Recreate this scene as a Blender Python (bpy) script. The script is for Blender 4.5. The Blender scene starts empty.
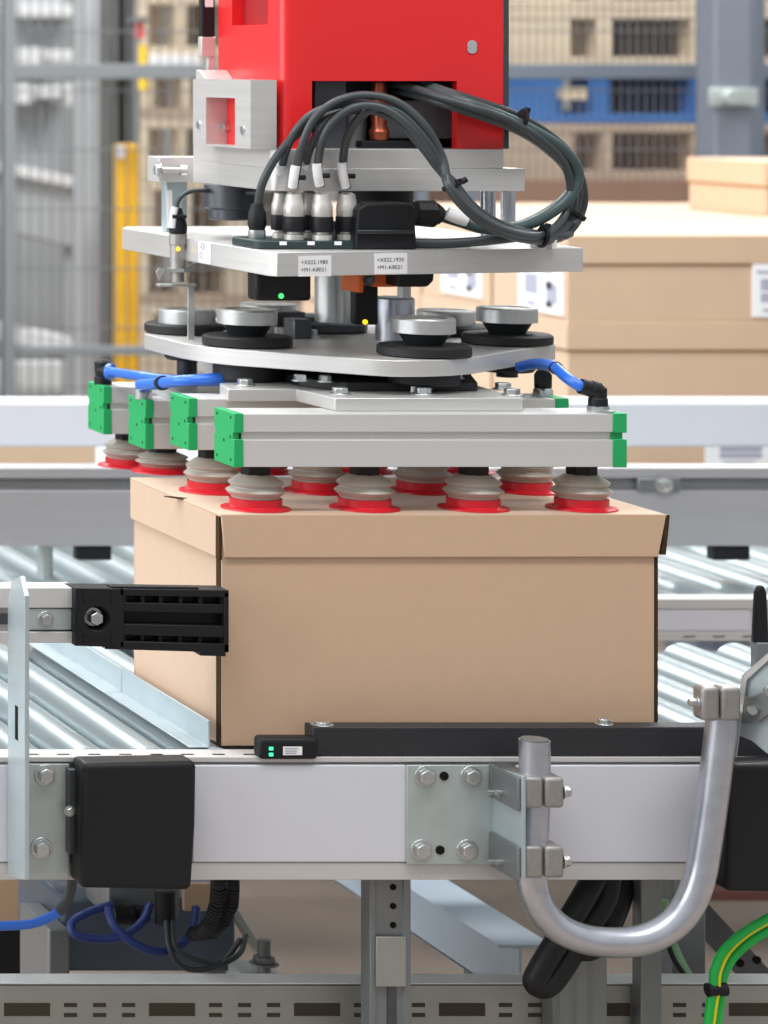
import bpy, bmesh, math, random
from mathutils import Vector, Matrix
random.seed(7)
SC = bpy.context.scene
COL = SC.collection
F, U0, V0, ZC = 3000.0, -880.0, 60.0, 1.65     # measured perspective of the photograph (px)
def X(u, d): return (u - U0) * d / F
def Z(v, d): return ZC - (v - V0) * d / F
def P(u, v, d): return Vector((X(u, d), d, Z(v, d)))

# ------------------------------------------------------------------ materials
def lin(c):
    c /= 255.0
    return c / 12.92 if c <= 0.04045 else ((c + 0.055) / 1.055) ** 2.4
def rgb(r, g, b): return (lin(r), lin(g), lin(b), 1.0)
MATS = {}
def mat(name, col, rough=0.5, metal=0.0, noise=0.0, scale=(20, 20, 20), bump=0.0, emit=None, trans=0.0, alpha=1.0,
        rvar=0.0, spec=0.5, sss=0.0, coat=0.0, sheen=0.0):
    m = bpy.data.materials.new(name); m.use_nodes = True
    nt = m.node_tree; p = nt.nodes['Principled BSDF']
    p.inputs['Base Color'].default_value = rgb(*col)
    p.inputs['Roughness'].default_value = rough
    p.inputs['Metallic'].default_value = metal
    p.inputs['Specular IOR Level'].default_value = spec
    p.inputs['Coat Weight'].default_value = coat
    if sheen: p.inputs['Sheen Weight'].default_value = sheen; p.inputs['Sheen Roughness'].default_value = 0.4
    if trans: p.inputs['Transmission Weight'].default_value = trans
    if sss:
        p.inputs['Subsurface Weight'].default_value = sss
        p.inputs['Subsurface Radius'].default_value = (0.01, 0.006, 0.005)
    if emit:
        p.inputs['Emission Color'].default_value = rgb(*emit[0]); p.inputs['Emission Strength'].default_value = emit[1]
    if noise or bump or rvar:
        tc = nt.nodes.new('ShaderNodeTexCoord'); mp = nt.nodes.new('ShaderNodeMapping')
        mp.inputs['Scale'].default_value = scale
        nz = nt.nodes.new('ShaderNodeTexNoise'); nz.inputs['Scale'].default_value = 1.0; nz.inputs['Detail'].default_value = 5
        nt.links.new(tc.outputs['Object'], mp.inputs['Vector']); nt.links.new(mp.outputs['Vector'], nz.inputs['Vector'])
        if noise:
            mx = nt.nodes.new('ShaderNodeMix'); mx.data_type = 'RGBA'
            k = noise
            mx.inputs[6].default_value = rgb(*[max(0, c * (1 - k)) for c in col])
            mx.inputs[7].default_value = rgb(*[min(255, c * (1 + k)) for c in col])
            nt.links.new(nz.outputs['Fac'], mx.inputs[0]); nt.links.new(mx.outputs[2], p.inputs['Base Color'])
        if rvar:
            mr = nt.nodes.new('ShaderNodeMapRange')
            mr.inputs['To Min'].default_value = max(0.02, rough - rvar); mr.inputs['To Max'].default_value = rough + rvar
            nt.links.new(nz.outputs['Fac'], mr.inputs['Value']); nt.links.new(mr.outputs['Result'], p.inputs['Roughness'])
        if bump:
            bp = nt.nodes.new('ShaderNodeBump'); bp.inputs['Strength'].default_value = bump; bp.inputs['Distance'].default_value = 0.002
            nt.links.new(nz.outputs['Fac'], bp.inputs['Height']); nt.links.new(bp.outputs['Normal'], p.inputs['Normal'])
    MATS[name] = m
    return m
M_CARD = mat('cardboard', (205, 172, 143), 0.62, noise=0.02, scale=(45, 45, 45), bump=0.03, spec=0.6, sheen=0.35)
M_CARD2 = mat('cardboard_stacked', (204, 175, 146), 0.65, noise=0.02, scale=(20, 20, 20), spec=0.5, sheen=0.3)
M_EDGE = mat('corrugated_edge', (62, 47, 33), 0.95, noise=0.5, scale=(150, 150, 260), bump=0.6, spec=0.1)
M_SEAM = mat('cardboard_seam', (140, 100, 66), 0.9, spec=0.1)
M_ALU = mat('brushed_aluminium', (211, 210, 208), 0.42, 0.5, noise=0.05, scale=(6, 6, 160), rvar=0.06)
M_ALUP = mat('anodised_profile', (214, 213, 211), 0.5, 0.35, noise=0.02, scale=(3, 80, 80), rvar=0.04)
M_CAST = mat('cast_aluminium', (168, 165, 162), 0.5, 0.8, noise=0.08, scale=(140, 140, 140), bump=0.15)
M_BEAM = mat('powder_white_steel', (211, 212, 219), 0.45, 0.0, noise=0.012, scale=(8, 8, 8))
M_PROF = mat('light_profile', (206, 204, 202), 0.45, 0.25, noise=0.02, scale=(3, 60, 60))
M_RAIL = mat('rail_aluminium', (184, 185, 189), 0.42, 0.4, noise=0.03, scale=(3, 60, 60))
M_GALV = mat('galvanised_sheet', (186, 196, 194), 0.42, 0.5, noise=0.06, scale=(35, 35, 35), rvar=0.08)
M_GALVB = mat('blue_zinc_sheet', (180, 193, 198), 0.4, 0.4, noise=0.05, scale=(25, 25, 25), rvar=0.07)
M_ROLL = mat('zinc_roller', (184, 197, 201), 0.32, 0.85, noise=0.03, scale=(12, 2, 12), rvar=0.03)
M_STEEL = mat('polished_steel', (206, 207, 206), 0.36, 0.75, noise=0.05, scale=(90, 90, 90), rvar=0.05)
M_PLUG = mat('nickel_plug', (206, 203, 198), 0.45, 0.55, noise=0.04, scale=(150, 150, 150))
M_TUBE = mat('galvanised_tube', (196, 199, 208), 0.3, 0.85, noise=0.07, scale=(30, 30, 60), rvar=0.08)
M_BOLT = mat('zinc_bolt', (205, 208, 208), 0.28, 0.9, noise=0.06, scale=(200, 200, 200))
M_DARKST = mat('dark_steel', (92, 95, 100), 0.4, 0.8, noise=0.08, scale=(60, 60, 60))
M_GREYST = mat('grey_steel', (132, 136, 138), 0.5, 0.6, noise=0.06, scale=(30, 30, 30))
M_BLACK = mat('black_plastic', (21, 22, 26), 0.5, spec=.35, noise=0.1, scale=(300, 300, 300), bump=0.05)
M_BLACKB = mat('black_painted_bar', (40, 41, 45), 0.5, 0.1, noise=0.14, scale=(20, 20, 60), rvar=0.08)
M_RUB = mat('black_rubber', (24, 24, 27), 0.62, noise=0.1, scale=(120, 120, 120))
M_NECK = mat('dark_neck', (58, 62, 64), 0.3, 0.5)
M_RED = mat('red_paint', (228, 36, 40), 0.38, noise=0.02, scale=(10, 10, 10), coat=0.15)
M_REDD = mat('red_pocket_shade', (160, 22, 28), 0.5)  # same red darkened; the shade inside the pocket is put into the colour
M_GREEN = mat('green_plastic', (28, 168, 96), 0.42, noise=0.03, scale=(60, 60, 60))
M_HOLE = mat('dark_hole', (28, 26, 25), 0.8, spec=0.1)
M_GREENH = mat('dark_green_hole', (10, 66, 40), 0.7)
M_SIL = mat('clear_silicone', (176, 168, 158), 0.38, noise=0.03, scale=(60, 60, 60), sss=0.2)
M_LIP = mat('red_silicone', (205, 26, 42), 0.35, noise=0.05, scale=(60, 60, 60), sss=0.15)
M_HOSE = mat('blue_hose', (44, 112, 222), 0.32, noise=0.04, scale=(40, 40, 40), coat=0.2)
M_CABLE = mat('dark_cable', (62, 68, 71), 0.42, noise=0.06, scale=(60, 60, 60))
M_CABLEG = mat('greenish_cable', (64, 82, 84), 0.38, noise=0.06, scale=(60, 60, 60))
M_BCAB = mat('navy_cable', (40, 62, 128), 0.4, noise=0.05, scale=(50, 50, 50))
M_GCAB = mat('green_cable', (28, 186, 78), 0.4, noise=0.05, scale=(50, 50, 50))
M_YEL = mat('yellow_stripe', (214, 214, 40), 0.5)
M_PGCAB = mat('pale_green_cable', (136, 176, 136), 0.5, noise=0.05, scale=(50, 50, 50))
M_TAG = mat('white_label', (240, 240, 242), 0.6)
M_INK = mat('label_ink', (40, 40, 46), 0.7)
M_INKL = mat('label_ink_grey', (168, 168, 184), 0.7)
M_JUNC = mat('junction_housing', (34, 52, 54), 0.45, noise=0.08, scale=(60, 60, 60))
M_PALEB = mat('pale_blue_steel', (188, 205, 220), 0.45, 0.15, noise=0.04, scale=(10, 10, 10))
M_ORANGE = mat('orange_plastic', (240, 110, 36), 0.45, noise=0.04, scale=(60, 60, 60))
M_COPPER = mat('copper', (176, 96, 70), 0.35, 0.8)
M_LEDG = mat('led_green', (60, 220, 90), 0.4, emit=((70, 255, 110), 2.5))
M_LEDT = mat('led_teal', (40, 220, 150), 0.4, emit=((60, 255, 170), 1.6))
M_LEDA = mat('led_amber', (255, 180, 20), 0.4, emit=((255, 190, 30), 2.5))
M_WOOD = mat('pallet_wood', (208, 192, 168), 0.8, noise=0.13, scale=(4, 20, 20), spec=0.2)
M_WOODD = mat('weathered_wood', (178, 158, 138), 0.85, noise=0.16, scale=(4, 20, 20), spec=0.2)
M_BLUEW = mat('blue_painted_wood', (44, 104, 172), 0.7, noise=0.08, scale=(6, 20, 20))
M_FENCE = mat('fence_grey', (106, 115, 127), 0.5, noise=0.04, scale=(8, 8, 8))
M_FENCEL = mat('fence_pale_grey', (122, 127, 131), 0.5, noise=0.04, scale=(8, 8, 8))
M_WIRE = mat('fence_wire', (112, 114, 118), 0.5)
M_TRAY = mat('tray_steel', (160, 161, 156), 0.5, 0.5, noise=0.06, scale=(20, 20, 20))
M_SLOT = mat('slot_shadow', (74, 68, 60), 0.9, spec=0.1)
M_COLM = mat('column_blue_grey', (118, 125, 137), 0.5, noise=0.03, scale=(5, 5, 5))
M_COLD = mat('column_dark_grey', (108, 110, 106), 0.6, noise=0.05, scale=(5, 5, 5))
M_YELP = mat('yellow_paint', (250, 190, 30), 0.45, noise=0.03, scale=(8, 8, 8))
M_FLOOR = mat('concrete_floor', (146, 132, 121), 0.7, noise=0.09, scale=(3, 3, 3), bump=0.05)
M_WALL = mat('grey_wall', (162, 164, 164), 0.8, noise=0.03, scale=(1, 1, 1))
M_MACH = mat('machine_grey', (168, 172, 175), 0.55, noise=0.04, scale=(3, 3, 3))
M_MACHL = mat('machine_white', (216, 218, 218), 0.5, noise=0.03, scale=(3, 3, 3))
M_RUST = mat('rack_brown', (150, 112, 86), 0.6, noise=0.08, scale=(8, 8, 8))
M_PVIOL = mat('motor_blue_grey', (88, 100, 116), 0.5, 0.3, noise=0.05, scale=(20, 20, 20))

# ------------------------------------------------------------------ mesh builder
class B:
    def __init__(s): s.bm = bmesh.new()
    def quad_faces(s, loops, close=True, cap=True):
        rings = [[s.bm.verts.new(p) for p in lp] for lp in loops]
        n = len(rings[0])
        for a, b in zip(rings, rings[1:]):
            for i in range(n):
                j = (i + 1) % n
                try: s.bm.faces.new((a[i], a[j], b[j], b[i]))
                except ValueError: pass
        if cap:
            s.bm.faces.new(list(reversed(rings[0]))); s.bm.faces.new(rings[-1])
        return s
    def prism(s, pts, axis, a, b):
        def m(p, t):
            if axis == 'x': return (t, p[0], p[1])
            if axis == 'y': return (p[0], t, p[1])
            return (p[0], p[1], t)
        return s.quad_faces([[m(p, a) for p in pts], [m(p, b) for p in pts]])
    def box(s, x0, x1, y0, y1, z0, z1):
        return s.prism([(x0, y0), (x1, y0), (x1, y1), (x0, y1)], 'z', z0, z1)
    def lathe(s, prof, base, axis=(0, 0, 1), n=28):
        base = Vector(base); ax = Vector(axis).normalized()
        t = Vector((1, 0, 0)) if abs(ax.x) < 0.9 else Vector((0, 1, 0))
        e1 = ax.cross(t).normalized(); e2 = ax.cross(e1)
        loops = []
        for r, h in prof:
            r = max(r, 1e-5)
            loops.append([base + ax * h + e1 * (r * math.cos(2 * math.pi * i / n)) + e2 * (r * math.sin(2 * math.pi * i / n)) for i in range(n)])
        return s.quad_faces(loops)
    def cyl(s, p0, p1, r, r1=None, n=24):
        p0, p1 = Vector(p0), Vector(p1); r1 = r if r1 is None else r1
        L = (p1 - p0).length
        return s.lathe([(r, 0), (r1, L)], p0, p1 - p0, n)
    def tube(s, pts, r, n=12, sub=8):
        pts = [Vector(p) for p in pts]
        ext = [pts[0] * 2 - pts[1]] + pts + [pts[-1] * 2 - pts[-2]]
        path = []
        for i in range(1, len(ext) - 2):
            p0, p1, p2, p3 = ext[i - 1:i + 3]
            for k in range(sub):
                t = k / sub
                path.append(0.5 * ((2 * p1) + (p2 - p0) * t + (2 * p0 - 5 * p1 + 4 * p2 - p3) * t * t + (3 * p1 - p0 - 3 * p2 + p3) * t ** 3))
        path.append(pts[-1])
        loops = []; nrm = None
        for i, p in enumerate(path):
            tg = (path[min(i + 1, len(path) - 1)] - path[max(i - 1, 0)]).normalized()
            if nrm is None:
                nrm = tg.orthogonal().normalized()
            nrm = (nrm - tg * nrm.dot(tg)).normalized(); bn = tg.cross(nrm)
            loops.append([p + nrm * (r * math.cos(2 * math.pi * k / n)) + bn * (r * math.sin(2 * math.pi * k / n)) for k in range(n)])
        return s.quad_faces(loops)
    def bolt(s, p, axis, r, h, washer=True):
        p = Vector(p); ax = Vector(axis).normalized()
        if washer: s.lathe([(r * 1.35, 0), (r * 1.35, h * 0.2)], p, ax, 24); p = p + ax * h * 0.2
        s.lathe([(r, 0), (r, h * 0.7), (r * 0.88, h * 0.8)], p, ax, 6)
        return s
    def rot(s, ang, centre, axis='Z'):
        bmesh.ops.rotate(s.bm, verts=s.bm.verts, cent=centre, matrix=Matrix.Rotation(ang, 3, axis)); return s

ORG = {}
def mesh_obj(name, b, m, origin):
    bm = b.bm
    bmesh.ops.recalc_face_normals(bm, faces=bm.faces)
    for f in bm.faces: f.smooth = True
    for e in bm.edges:
        if len(e.link_faces) != 2 or e.calc_face_angle(0) > 0.6: e.smooth = False
    for v in bm.verts: v.co -= origin
    me = bpy.data.meshes.new(name); bm.to_mesh(me); bm.free()
    me.materials.append(m)
    o = bpy.data.objects.new(name, me); COL.objects.link(o)
    return o
def bev(o, w, seg=2):
    if w:
        md = o.modifiers.new('bevel', 'BEVEL'); md.width = w; md.segments = seg; md.limit_method = 'ANGLE'; md.angle_limit = 0.6
def tag(o, label, cat, group=None):
    o['label'] = label; o['category'] = cat; o['kind'] = 'thing'
    if group: o['group'] = group
    return o
def thing(name, label, cat, origin, group=None):
    o = bpy.data.objects.new(name, None); COL.objects.link(o)
    o.empty_display_size = 0.05; o.location = origin; ORG[o] = Vector(origin)
    return tag(o, label, cat, group)
def part(name, b, m, parent, bevel=0, label=None, seg=2):
    org = ORG[parent]
    o = mesh_obj(name, b, m, org); o.parent = parent; ORG[o] = org
    bev(o, bevel, seg)
    if label: o['label'] = label
    return o
def solo(name, b, m, label, cat, group=None, bevel=0, kind=None, seg=2):
    co = [v.co for v in b.bm.verts]
    org = Vector(((min(c.x for c in co) + max(c.x for c in co)) / 2, (min(c.y for c in co) + max(c.y for c in co)) / 2, min(c.z for c in co)))
    o = mesh_obj(name, b, m, org); o.location = org; ORG[o] = org
    bev(o, bevel, seg)
    if kind: o['kind'] = kind
    else: tag(o, label, cat, group)
    return o
def dup(root, delta, label, group=None):
    def cp(o, par):
        c = o.copy(); COL.objects.link(c); c.parent = par
        ORG[c] = ORG[root] + Vector(delta)
        for ch in [k for k in o.children]: cp(ch, c)
        return c
    r = cp(root, None); r.location = root.location + Vector(delta); r['label'] = label
    if group: r['group'] = group
    return r
def text_b(b, s, size, origin, ex, ez):
    cu = bpy.data.curves.new('t', 'FONT'); cu.body = s; cu.size = size; cu.resolution_u = 3; cu.space_character = 1.08
    o = bpy.data.objects.new('t', cu); COL.objects.link(o)
    dg = bpy.context.evaluated_depsgraph_get(); me = o.evaluated_get(dg).to_mesh()
    ex, ez, origin = Vector(ex), Vector(ez), Vector(origin)
    vs = [b.bm.verts.new(origin + ex * v.co.x + ez * v.co.y) for v in me.vertices]
    for p in me.polygons:
        try: b.bm.faces.new([vs[i] for i in p.vertices])
        except ValueError: pass
    o.evaluated_get(dg).to_mesh_clear(); bpy.data.objects.remove(o); bpy.data.curves.remove(cu)
def hexa(c):  # convenience for a rounded polygon
    return c

# ================================================================== SETTING
solo('floor', B().box(-3, 9, 1.5, 15.2, -0.05, 0.0), M_FLOOR, None, None, kind='structure')
b = B().box(-3, 9, 15.0, 15.2, 0.0, 5.5)
for i in range(14): b.box(-2.8 + i * 0.85, -2.75 + i * 0.85, 14.95, 15.0, 0.0, 5.5)
solo('wall_back', b, M_WALL, None, None, kind='structure')

# ================================================================== FRONT CONVEYOR BEAM
D0 = 3.945
BT, BB = Z(757, D0), Z(880, D0)
xl, xr = X(-70, D0), X(830, D0)
beam = thing('conveyor_beam', 'long white conveyor side beam running in front of the held carton', 'conveyor beam', ((xl + xr) / 2, 3.97, BB))
part('profile', B().prism([(D0, BB), (D0, Z(863, D0)), (D0 + .010, Z(861, D0)), (D0 + .010, Z(764, D0)), (D0, Z(762, D0)), (D0, BT), (D0 + .045, BT), (D0 + .045, BB)], 'x', xl, xr), M_PROF, beam, 0.0008)
for a, c in ((-60, 9), (192, 406), (517, 727)):
    part('cover_panel', B().box(X(a, D0), X(c, D0), D0 - 0.002, D0 + .012, Z(862, D0), Z(765, D0)), M_BEAM, beam, 0.0015)
b = B()
for k in range(22):
    xx = X(26, 3.96) + k * 0.041
    if X(255, 3.96) < xx < X(740, 3.96): continue
    part('slot', B().box(xx, xx + 0.016, D0 + .012, D0 + .017, BT - .004, BT + .0004), M_HOLE, beam)

# mounting plate with the two bolts at the left
mp = thing('mounting_plate', 'pale green galvanised plate with two bolts left of the black end cover', 'plate', (X(45, D0), D0 - .004, Z(876, D0)))
part('sheet', B().box(X(20, D0), X(68, D0), D0 - .006, D0 - .002, Z(878, D0), Z(763, D0)), M_GALV, mp, 0.0008)
for u, v in ((45, 775), (41, 848)):
    part('bolt', B().bolt(P(u, v, D0 - .006), (0, -1, 0), .0105, .011), M_BOLT, mp, 0.0008)

# vertical edge-on bracket
xb = X(10, 3.93)
br = solo('upright_bracket', B().prism([(3.866, Z(880, 3.866)), (3.94, Z(876, 3.94)), (3.94, Z(600, 3.94)), (3.925, Z(582, 3.925)), (3.885, Z(576, 3.885)), (3.866, Z(596, 3.866))], 'x', xb, xb + .006),
          M_GALVB, 'tall thin zinc bracket standing upright across the beam at left', 'bracket', bevel=.0006)
b = B().box(xb - .0004, xb + .002, 3.895, 3.907, Z(740, 3.9), Z(706, 3.9))
part('slot', b, M_HOLE, br)

# black end covers
ec = thing('end_cover', 'square black plastic cover on the white beam at left', 'cover', (X(138, 3.92), 3.92, Z(888, 3.9)))
def rounded_cover(par, u0, u1, v0, v1):
    part('shell', B().prism([(X(u0, 3.9), Z(v0 + 2, 3.9)), (X(u1, 3.9), Z(v0, 3.9)), (X(u1 - 1, 3.9), Z((v0 + v1) / 2, 3.9)), (X(u1 - 5, 3.9), Z(v1 - 2, 3.9)), (X(u1 - 10, 3.9), Z(v1, 3.9)), (X(u0 - 2, 3.9), Z(v1 - 2, 3.9))], 'y', 3.896, 3.944), M_BLACK, par, .007, seg=3)
rounded_cover(ec, 82, 196, 761, 890)
part('hinge_bracket', B().box(X(64, D0), X(80, D0), 3.925, 3.945, Z(850, D0), Z(766, D0)), M_DARKST, ec, .001, 'dark metal hinge bracket')
part('screw', B().bolt(P(70, 811, 3.925), (0, -1, 0), .0055, .005), M_BOLT, ec)
ec2 = thing('end_cover', 'black plastic cover at the right edge behind the bent tube', 'cover', (X(760, 3.92), 3.92, Z(892, 3.9)))
rounded_cover(ec2, 727, 830, 762, 893)

# ================================================================== TUBE BRACKET AND BENT TUBE
tb = thing('tube_bracket', 'galvanised four-bolt bracket with two clamps holding the bent tube', 'bracket', (X(470, D0), 3.91, Z(865, D0)))
pl = part('base_plate', B().box(X(405, D0), X(493, D0), D0 - .007, D0 - .002, Z(863, D0), Z(764, D0)), M_GALV, tb, .0008)
for u, v in ((425, 776), (471, 776), (421, 850), (467, 850)):
    part('bolt', B().bolt(P(u, v, D0 - .007), (0, -1, 0), .0105, .011), M_BOLT, tb, .0008)
b = B()
for u, v in ((444, 776), (440, 850)): b.lathe([(.0058, 0), (.0058, .0012)], P(u, v, D0 - .0072), (0, -1, 0), 20)
part('hole', b, M_HOLE, tb)
xf = X(490, D0)
part('flange', B().prism([(3.855, Z(776, 3.855)), (D0 - .004, Z(766, D0)), (D0 - .004, Z(862, D0)), (3.855, Z(878, 3.855))], 'x', xf, xf + .005), M_GALVB, tb, .0006)
for v0, v1 in ((777, 808), (846, 878)):
    part('clamp_plate', B().box(xf - .005, xf - .0004, 3.857, 3.938, Z(v1 + 1, 3.87), Z(v0 - 1, 3.87)), M_GREYST, tb, .001)
    b = B()
    for yy in (3.90, 3.925): b.cyl((xf - .005, yy, Z((v0 + v1) / 2, yy)), (xf - .013, yy, Z((v0 + v1) / 2, yy)), .0038)
    part('stud', b, M_BOLT, tb)
    zc0, zc1 = Z(v1, 3.86), Z(v0, 3.86)
    xm = xf + .005
    for q, (a, c) in enumerate(((xm + .0005, xm + .0235), (xm + .0262, xm + .051))):
        part('clamp_half', B().box(a, c, 3.857, 3.916, zc0, zc1), M_CAST, tb, .005 if q else .004, seg=3)
    part('clamp_bolt', B().bolt((xm + .051, 3.864, (zc0 + zc1) / 2), (1, 0, 0), .007, .01), M_BOLT, tb, .0006)
tube = thing('bent_tube', 'thick silver steel tube bent into a J in front of the beam', 'tube', P(615, 955, 3.885))
tp = [(534.5, 740), (534.5, 800), (532, 850), (532, 884), (541, 909), (559, 928), (584, 939), (612, 942.5), (642, 940), (668, 928), (688, 906), (700, 876), (707, 838), (713, 795), (718, 755), (723, 712)]
part('pipe', B().tube([P(u, v, 3.885) for u, v in tp], .0192, 28, 10), M_TUBE, tube)
pe = P(534.5, 740, 3.885)
part('end_cap', B().lathe([(.0168, 0), (.0168, .0018)], pe + Vector((0, 0, .0002)), (0, 0, 1)), M_GREYST, tube)

rc = thing('tube_clamp_bracket', 'bright metal clamp bracket gripping the upper right end of bent tube', 'bracket', P(735, 722, 3.885))
zc0, zc1 = Z(721, 3.86), Z(687, 3.86)
for a, c in ((702, 719.5), (721, 741)):
    part('clamp_half', B().box(X(a, 3.86), X(c, 3.86), 3.858, 3.885, zc0, zc1), M_CAST, rc, .005, seg=3)
part('clamp_bolt', B().bolt((X(702, 3.86), 3.87, (zc0 + zc1) / 2), (-1, 0, 0), .0055, .012), M_BOLT, rc, .0006)
def slant(u, v, off=0.0):                       # the plate runs from the clamp towards the viewer on the right
    d = 3.90 - (u - 737) * .0012 - off
    return P(u, v, d)
def slanted_plate(pts, t, off=0.0):
    b = B(); fr = [slant(u, v, off) for u, v in pts]; bk = [p + Vector((.35, .94, 0)) * t for p in fr]
    return b.quad_faces([fr, bk])
part('plate', slanted_plate([(737, 755), (733, 756), (743, 678), (768, 655), (800, 640), (800, 775), (765, 752), (752, 741), (738, 735)], .006), M_GALVB, rc, .0008)
part('edge_strip', slanted_plate([(731, 756), (737, 757), (747, 680), (800, 632), (800, 627), (742, 676)], .005, .006), M_STEEL, rc, .0008)
part('clamp_plate', slanted_plate([(742, 724), (745, 697), (752, 697), (800, 676), (800, 712), (769, 714), (759, 722)], .005, .008), M_GREYST, rc, .0008)
b = B()
for u, v in ((751, 709), (767, 690)): b.cyl(slant(u, v, .008), slant(u, v, .008) + Vector((-.004, -.012, 0)), .0052)
part('stud', b, M_BOLT, rc)

# black guide bar and photo sensor on the beam
gb = thing('guide_bar', 'long black bar lying on the beam in front of the carton', 'bar', (X(520, 3.95), 3.955, BT))
part('bar', B().box(X(313, 3.947), X(790, 3.947), 3.947, 3.977, BT + .0005, Z(727, 3.947)), M_BLACKB, gb, .0018)
for u in (322, 604):
    part('bolt', B().bolt(Vector((X(u, 3.962), 3.962, Z(727, 3.947))), (0, 0, 1), .0085 if u > 400 else .011, .008 if u > 400 else .004), M_BOLT, gb, .0006)
ps = thing('photo_sensor', 'small black sensor with two green lights at left end of bar', 'sensor', (X(287, 3.94), 3.95, BT))
part('housing', B().box(X(260, 3.936), X(319, 3.936), 3.936, 3.962, BT - .002, Z(738, 3.936)), M_BLACK, ps, .006, seg=3)
for v in (748.5, 754.5):
    part('light', B().box(X(269, 3.936), X(273, 3.936), 3.9352, 3.938, Z(v + 1.6, 3.936), Z(v - 1.6, 3.936)), M_LEDT, ps, label='green status light')
lab = part('sticker', B().box(X(283, 3.936), X(302, 3.936), 3.9352, 3.937, Z(755, 3.936), Z(746.5, 3.936)), M_TAG, ps, label='white sticker')
b = B()
for v in (748.6, 751, 753.2): b.box(X(285, 3.935), X(300 - (v % 2) * 3, 3.935), 3.9348, 3.9355, Z(v + .5, 3.935), Z(v - .5, 3.935))
part('print', b, M_INKL, lab)

# ================================================================== SIDE GUIDE ARM
ga = thing('side_guide_arm', 'light aluminium guide rail with a black ribbed end piece at left', 'guide rail', (X(60, 3.97), 3.97, Z(643, 3.95)))
dA = 3.955
def zA(v): return Z(v, dA)
part('rail', B().prism([(dA, zA(643)), (dA, zA(632)), (dA + .012, zA(632)), (dA + .012, zA(608)), (dA, zA(608)), (dA, zA(588)), (dA + .045, zA(588)), (dA + .045, zA(643))], 'x', X(-80, dA), X(78, dA)), M_PROF, ga, .0008)
part('slot_lining', B().box(X(-80, dA), X(16, dA), dA + .004, dA + .0118, zA(625), zA(615)), M_DARKST, ga)
part('slot_plate', B().box(X(24, dA), X(72, dA), dA + .002, dA + .0118, zA(630), zA(609)), M_GALV, ga, .0006)
part('bolt', B().bolt(Vector((X(46, dA), dA + .002, zA(619))), (0, -1, 0), .0075, .009), M_BOLT, ga, .0006)
D1 = 3.942
def xA(u): return X(u, D1)
def zB(u, v): return Z(v + (u - 75) * 0.03 * ((v - 588) / 64 * .5 + .5), D1)      # slight droop to the right
def barq(b, u0, u1, v0, v1, y0, y1):
    return b.prism([(xA(u0), zB(u0, v1)), (xA(u1), zB(u1, v1)), (xA(u1), zB(u1, v0)), (xA(u0), zB(u0, v0))], 'y', y0, y1)
b = B()
barq(b, 75, 229, 589, 645, D1 + .02, D1 + .045)                                   # back wall
n = 24
ring = []
barq(b, 75, 84, 588, 646, D1, D1 + .03); barq(b, 110, 124, 588, 646, D1, D1 + .03)
barq(b, 82, 112, 588, 606, D1, D1 + .03); barq(b, 82, 112, 630, 646, D1, D1 + .03)
barq(b, 120, 229, 588, 595, D1, D1 + .03)
barq(b, 120, 229, 602, 611, D1 + .002, D1 + .03)
barq(b, 120, 229, 623, 634, D1 + .001, D1 + .03)
barq(b, 120, 229, 640, 648, D1, D1 + .03)
for u in (124, 142, 160, 180, 200, 222):
    barq(b, u, u + 4, 594, 604, D1 + .004, D1 + .03); barq(b, u, u + 4, 632, 642, D1 + .006, D1 + .03)
barq(b, 224, 229, 590, 648, D1, D1 + .04)
barq(b, 112, 200, 586, 590, D1 + .004, D1 + .02)
barq(b, 108, 229, 646, 650, D1 + .012, D1 + .045)
barq(b, 200, 226, 647, 652, D1, D1 + .04)
part('ribbed_end', b, M_BLACK, ga, .001, 'black ribbed plastic end piece')
b = B()
c0 = Vector((xA(97), D1, Z(619, D1)))
prof = [(.0150, .018), (.0155, .003), (.0175, -.0006), (.0270, -.0006), (.0275, .004), (.0275, .022)]
rings = [[c0 + Vector((r * math.cos(2 * math.pi * i / 32), h, r * math.sin(2 * math.pi * i / 32))) for i in range(32)] for r, h in prof]
b.quad_faces(rings, cap=False)
part('bolt_recess', b, M_BLACK, ga)
part('bolt', B().bolt(c0 + Vector((0, .021, 0)), (0, -1, 0), .0095, .022), M_BOLT, ga, .0008)

# ================================================================== ROLLERS
RT = .7340; RR = .0335
ROLL_G = 'galvanised rollers of the conveyors'
def roller(x, d0, d1, label):
    r = thing('conveyor_roller', label, 'roller', (x, (d0 + d1) / 2, RT - 2 * RR), ROLL_G)
    part('barrel', B().lathe([(.029, 0), (RR, .003), (RR, d1 - d0 - .003), (.029, d1 - d0)], (x, d0, RT - RR), (0, 1, 0), 32), M_ROLL, r)
    part('axle', B().cyl((x, d0 - .012, RT - RR), (x, d1 + .02, RT - RR), .006, n=6), M_DARKST, r)
    return r
n_pitch = .083
x_first = X(153, 3.995)
near = [x_first + n_pitch * k for k in range(-6, 17)]
first = None
names_l = ['first', 'second', 'third', 'fourth', 'fifth', 'sixth', 'seventh', 'eighth', 'ninth', 'tenth']
for x in near:
    uend = x * F / 3.995 + U0
    ufar = x * F / 4.72 + U0
    if x < X(215, 4.0):
        k = round((x_first - x) / n_pitch)
        lb = 'galvanised conveyor roller, %s one left of the zinc guide strip' % names_l[min(k, 9)]
    elif x < X(650, 4.0):
        lb = 'galvanised conveyor roller hidden beneath the held carton'
    else:
        k = int((x - X(650, 4.0)) / n_pitch)
        lb = 'galvanised conveyor roller in front bed, %s one right of the carton' % names_l[min(k, 9)]
    if first is None: first = roller(x, 3.995, 4.72, lb); fx = x
    else: dup(first, (x - fx, 0, 0), lb)
far_first = None
cnt = {'l': 0, 'r': 0}
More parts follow.
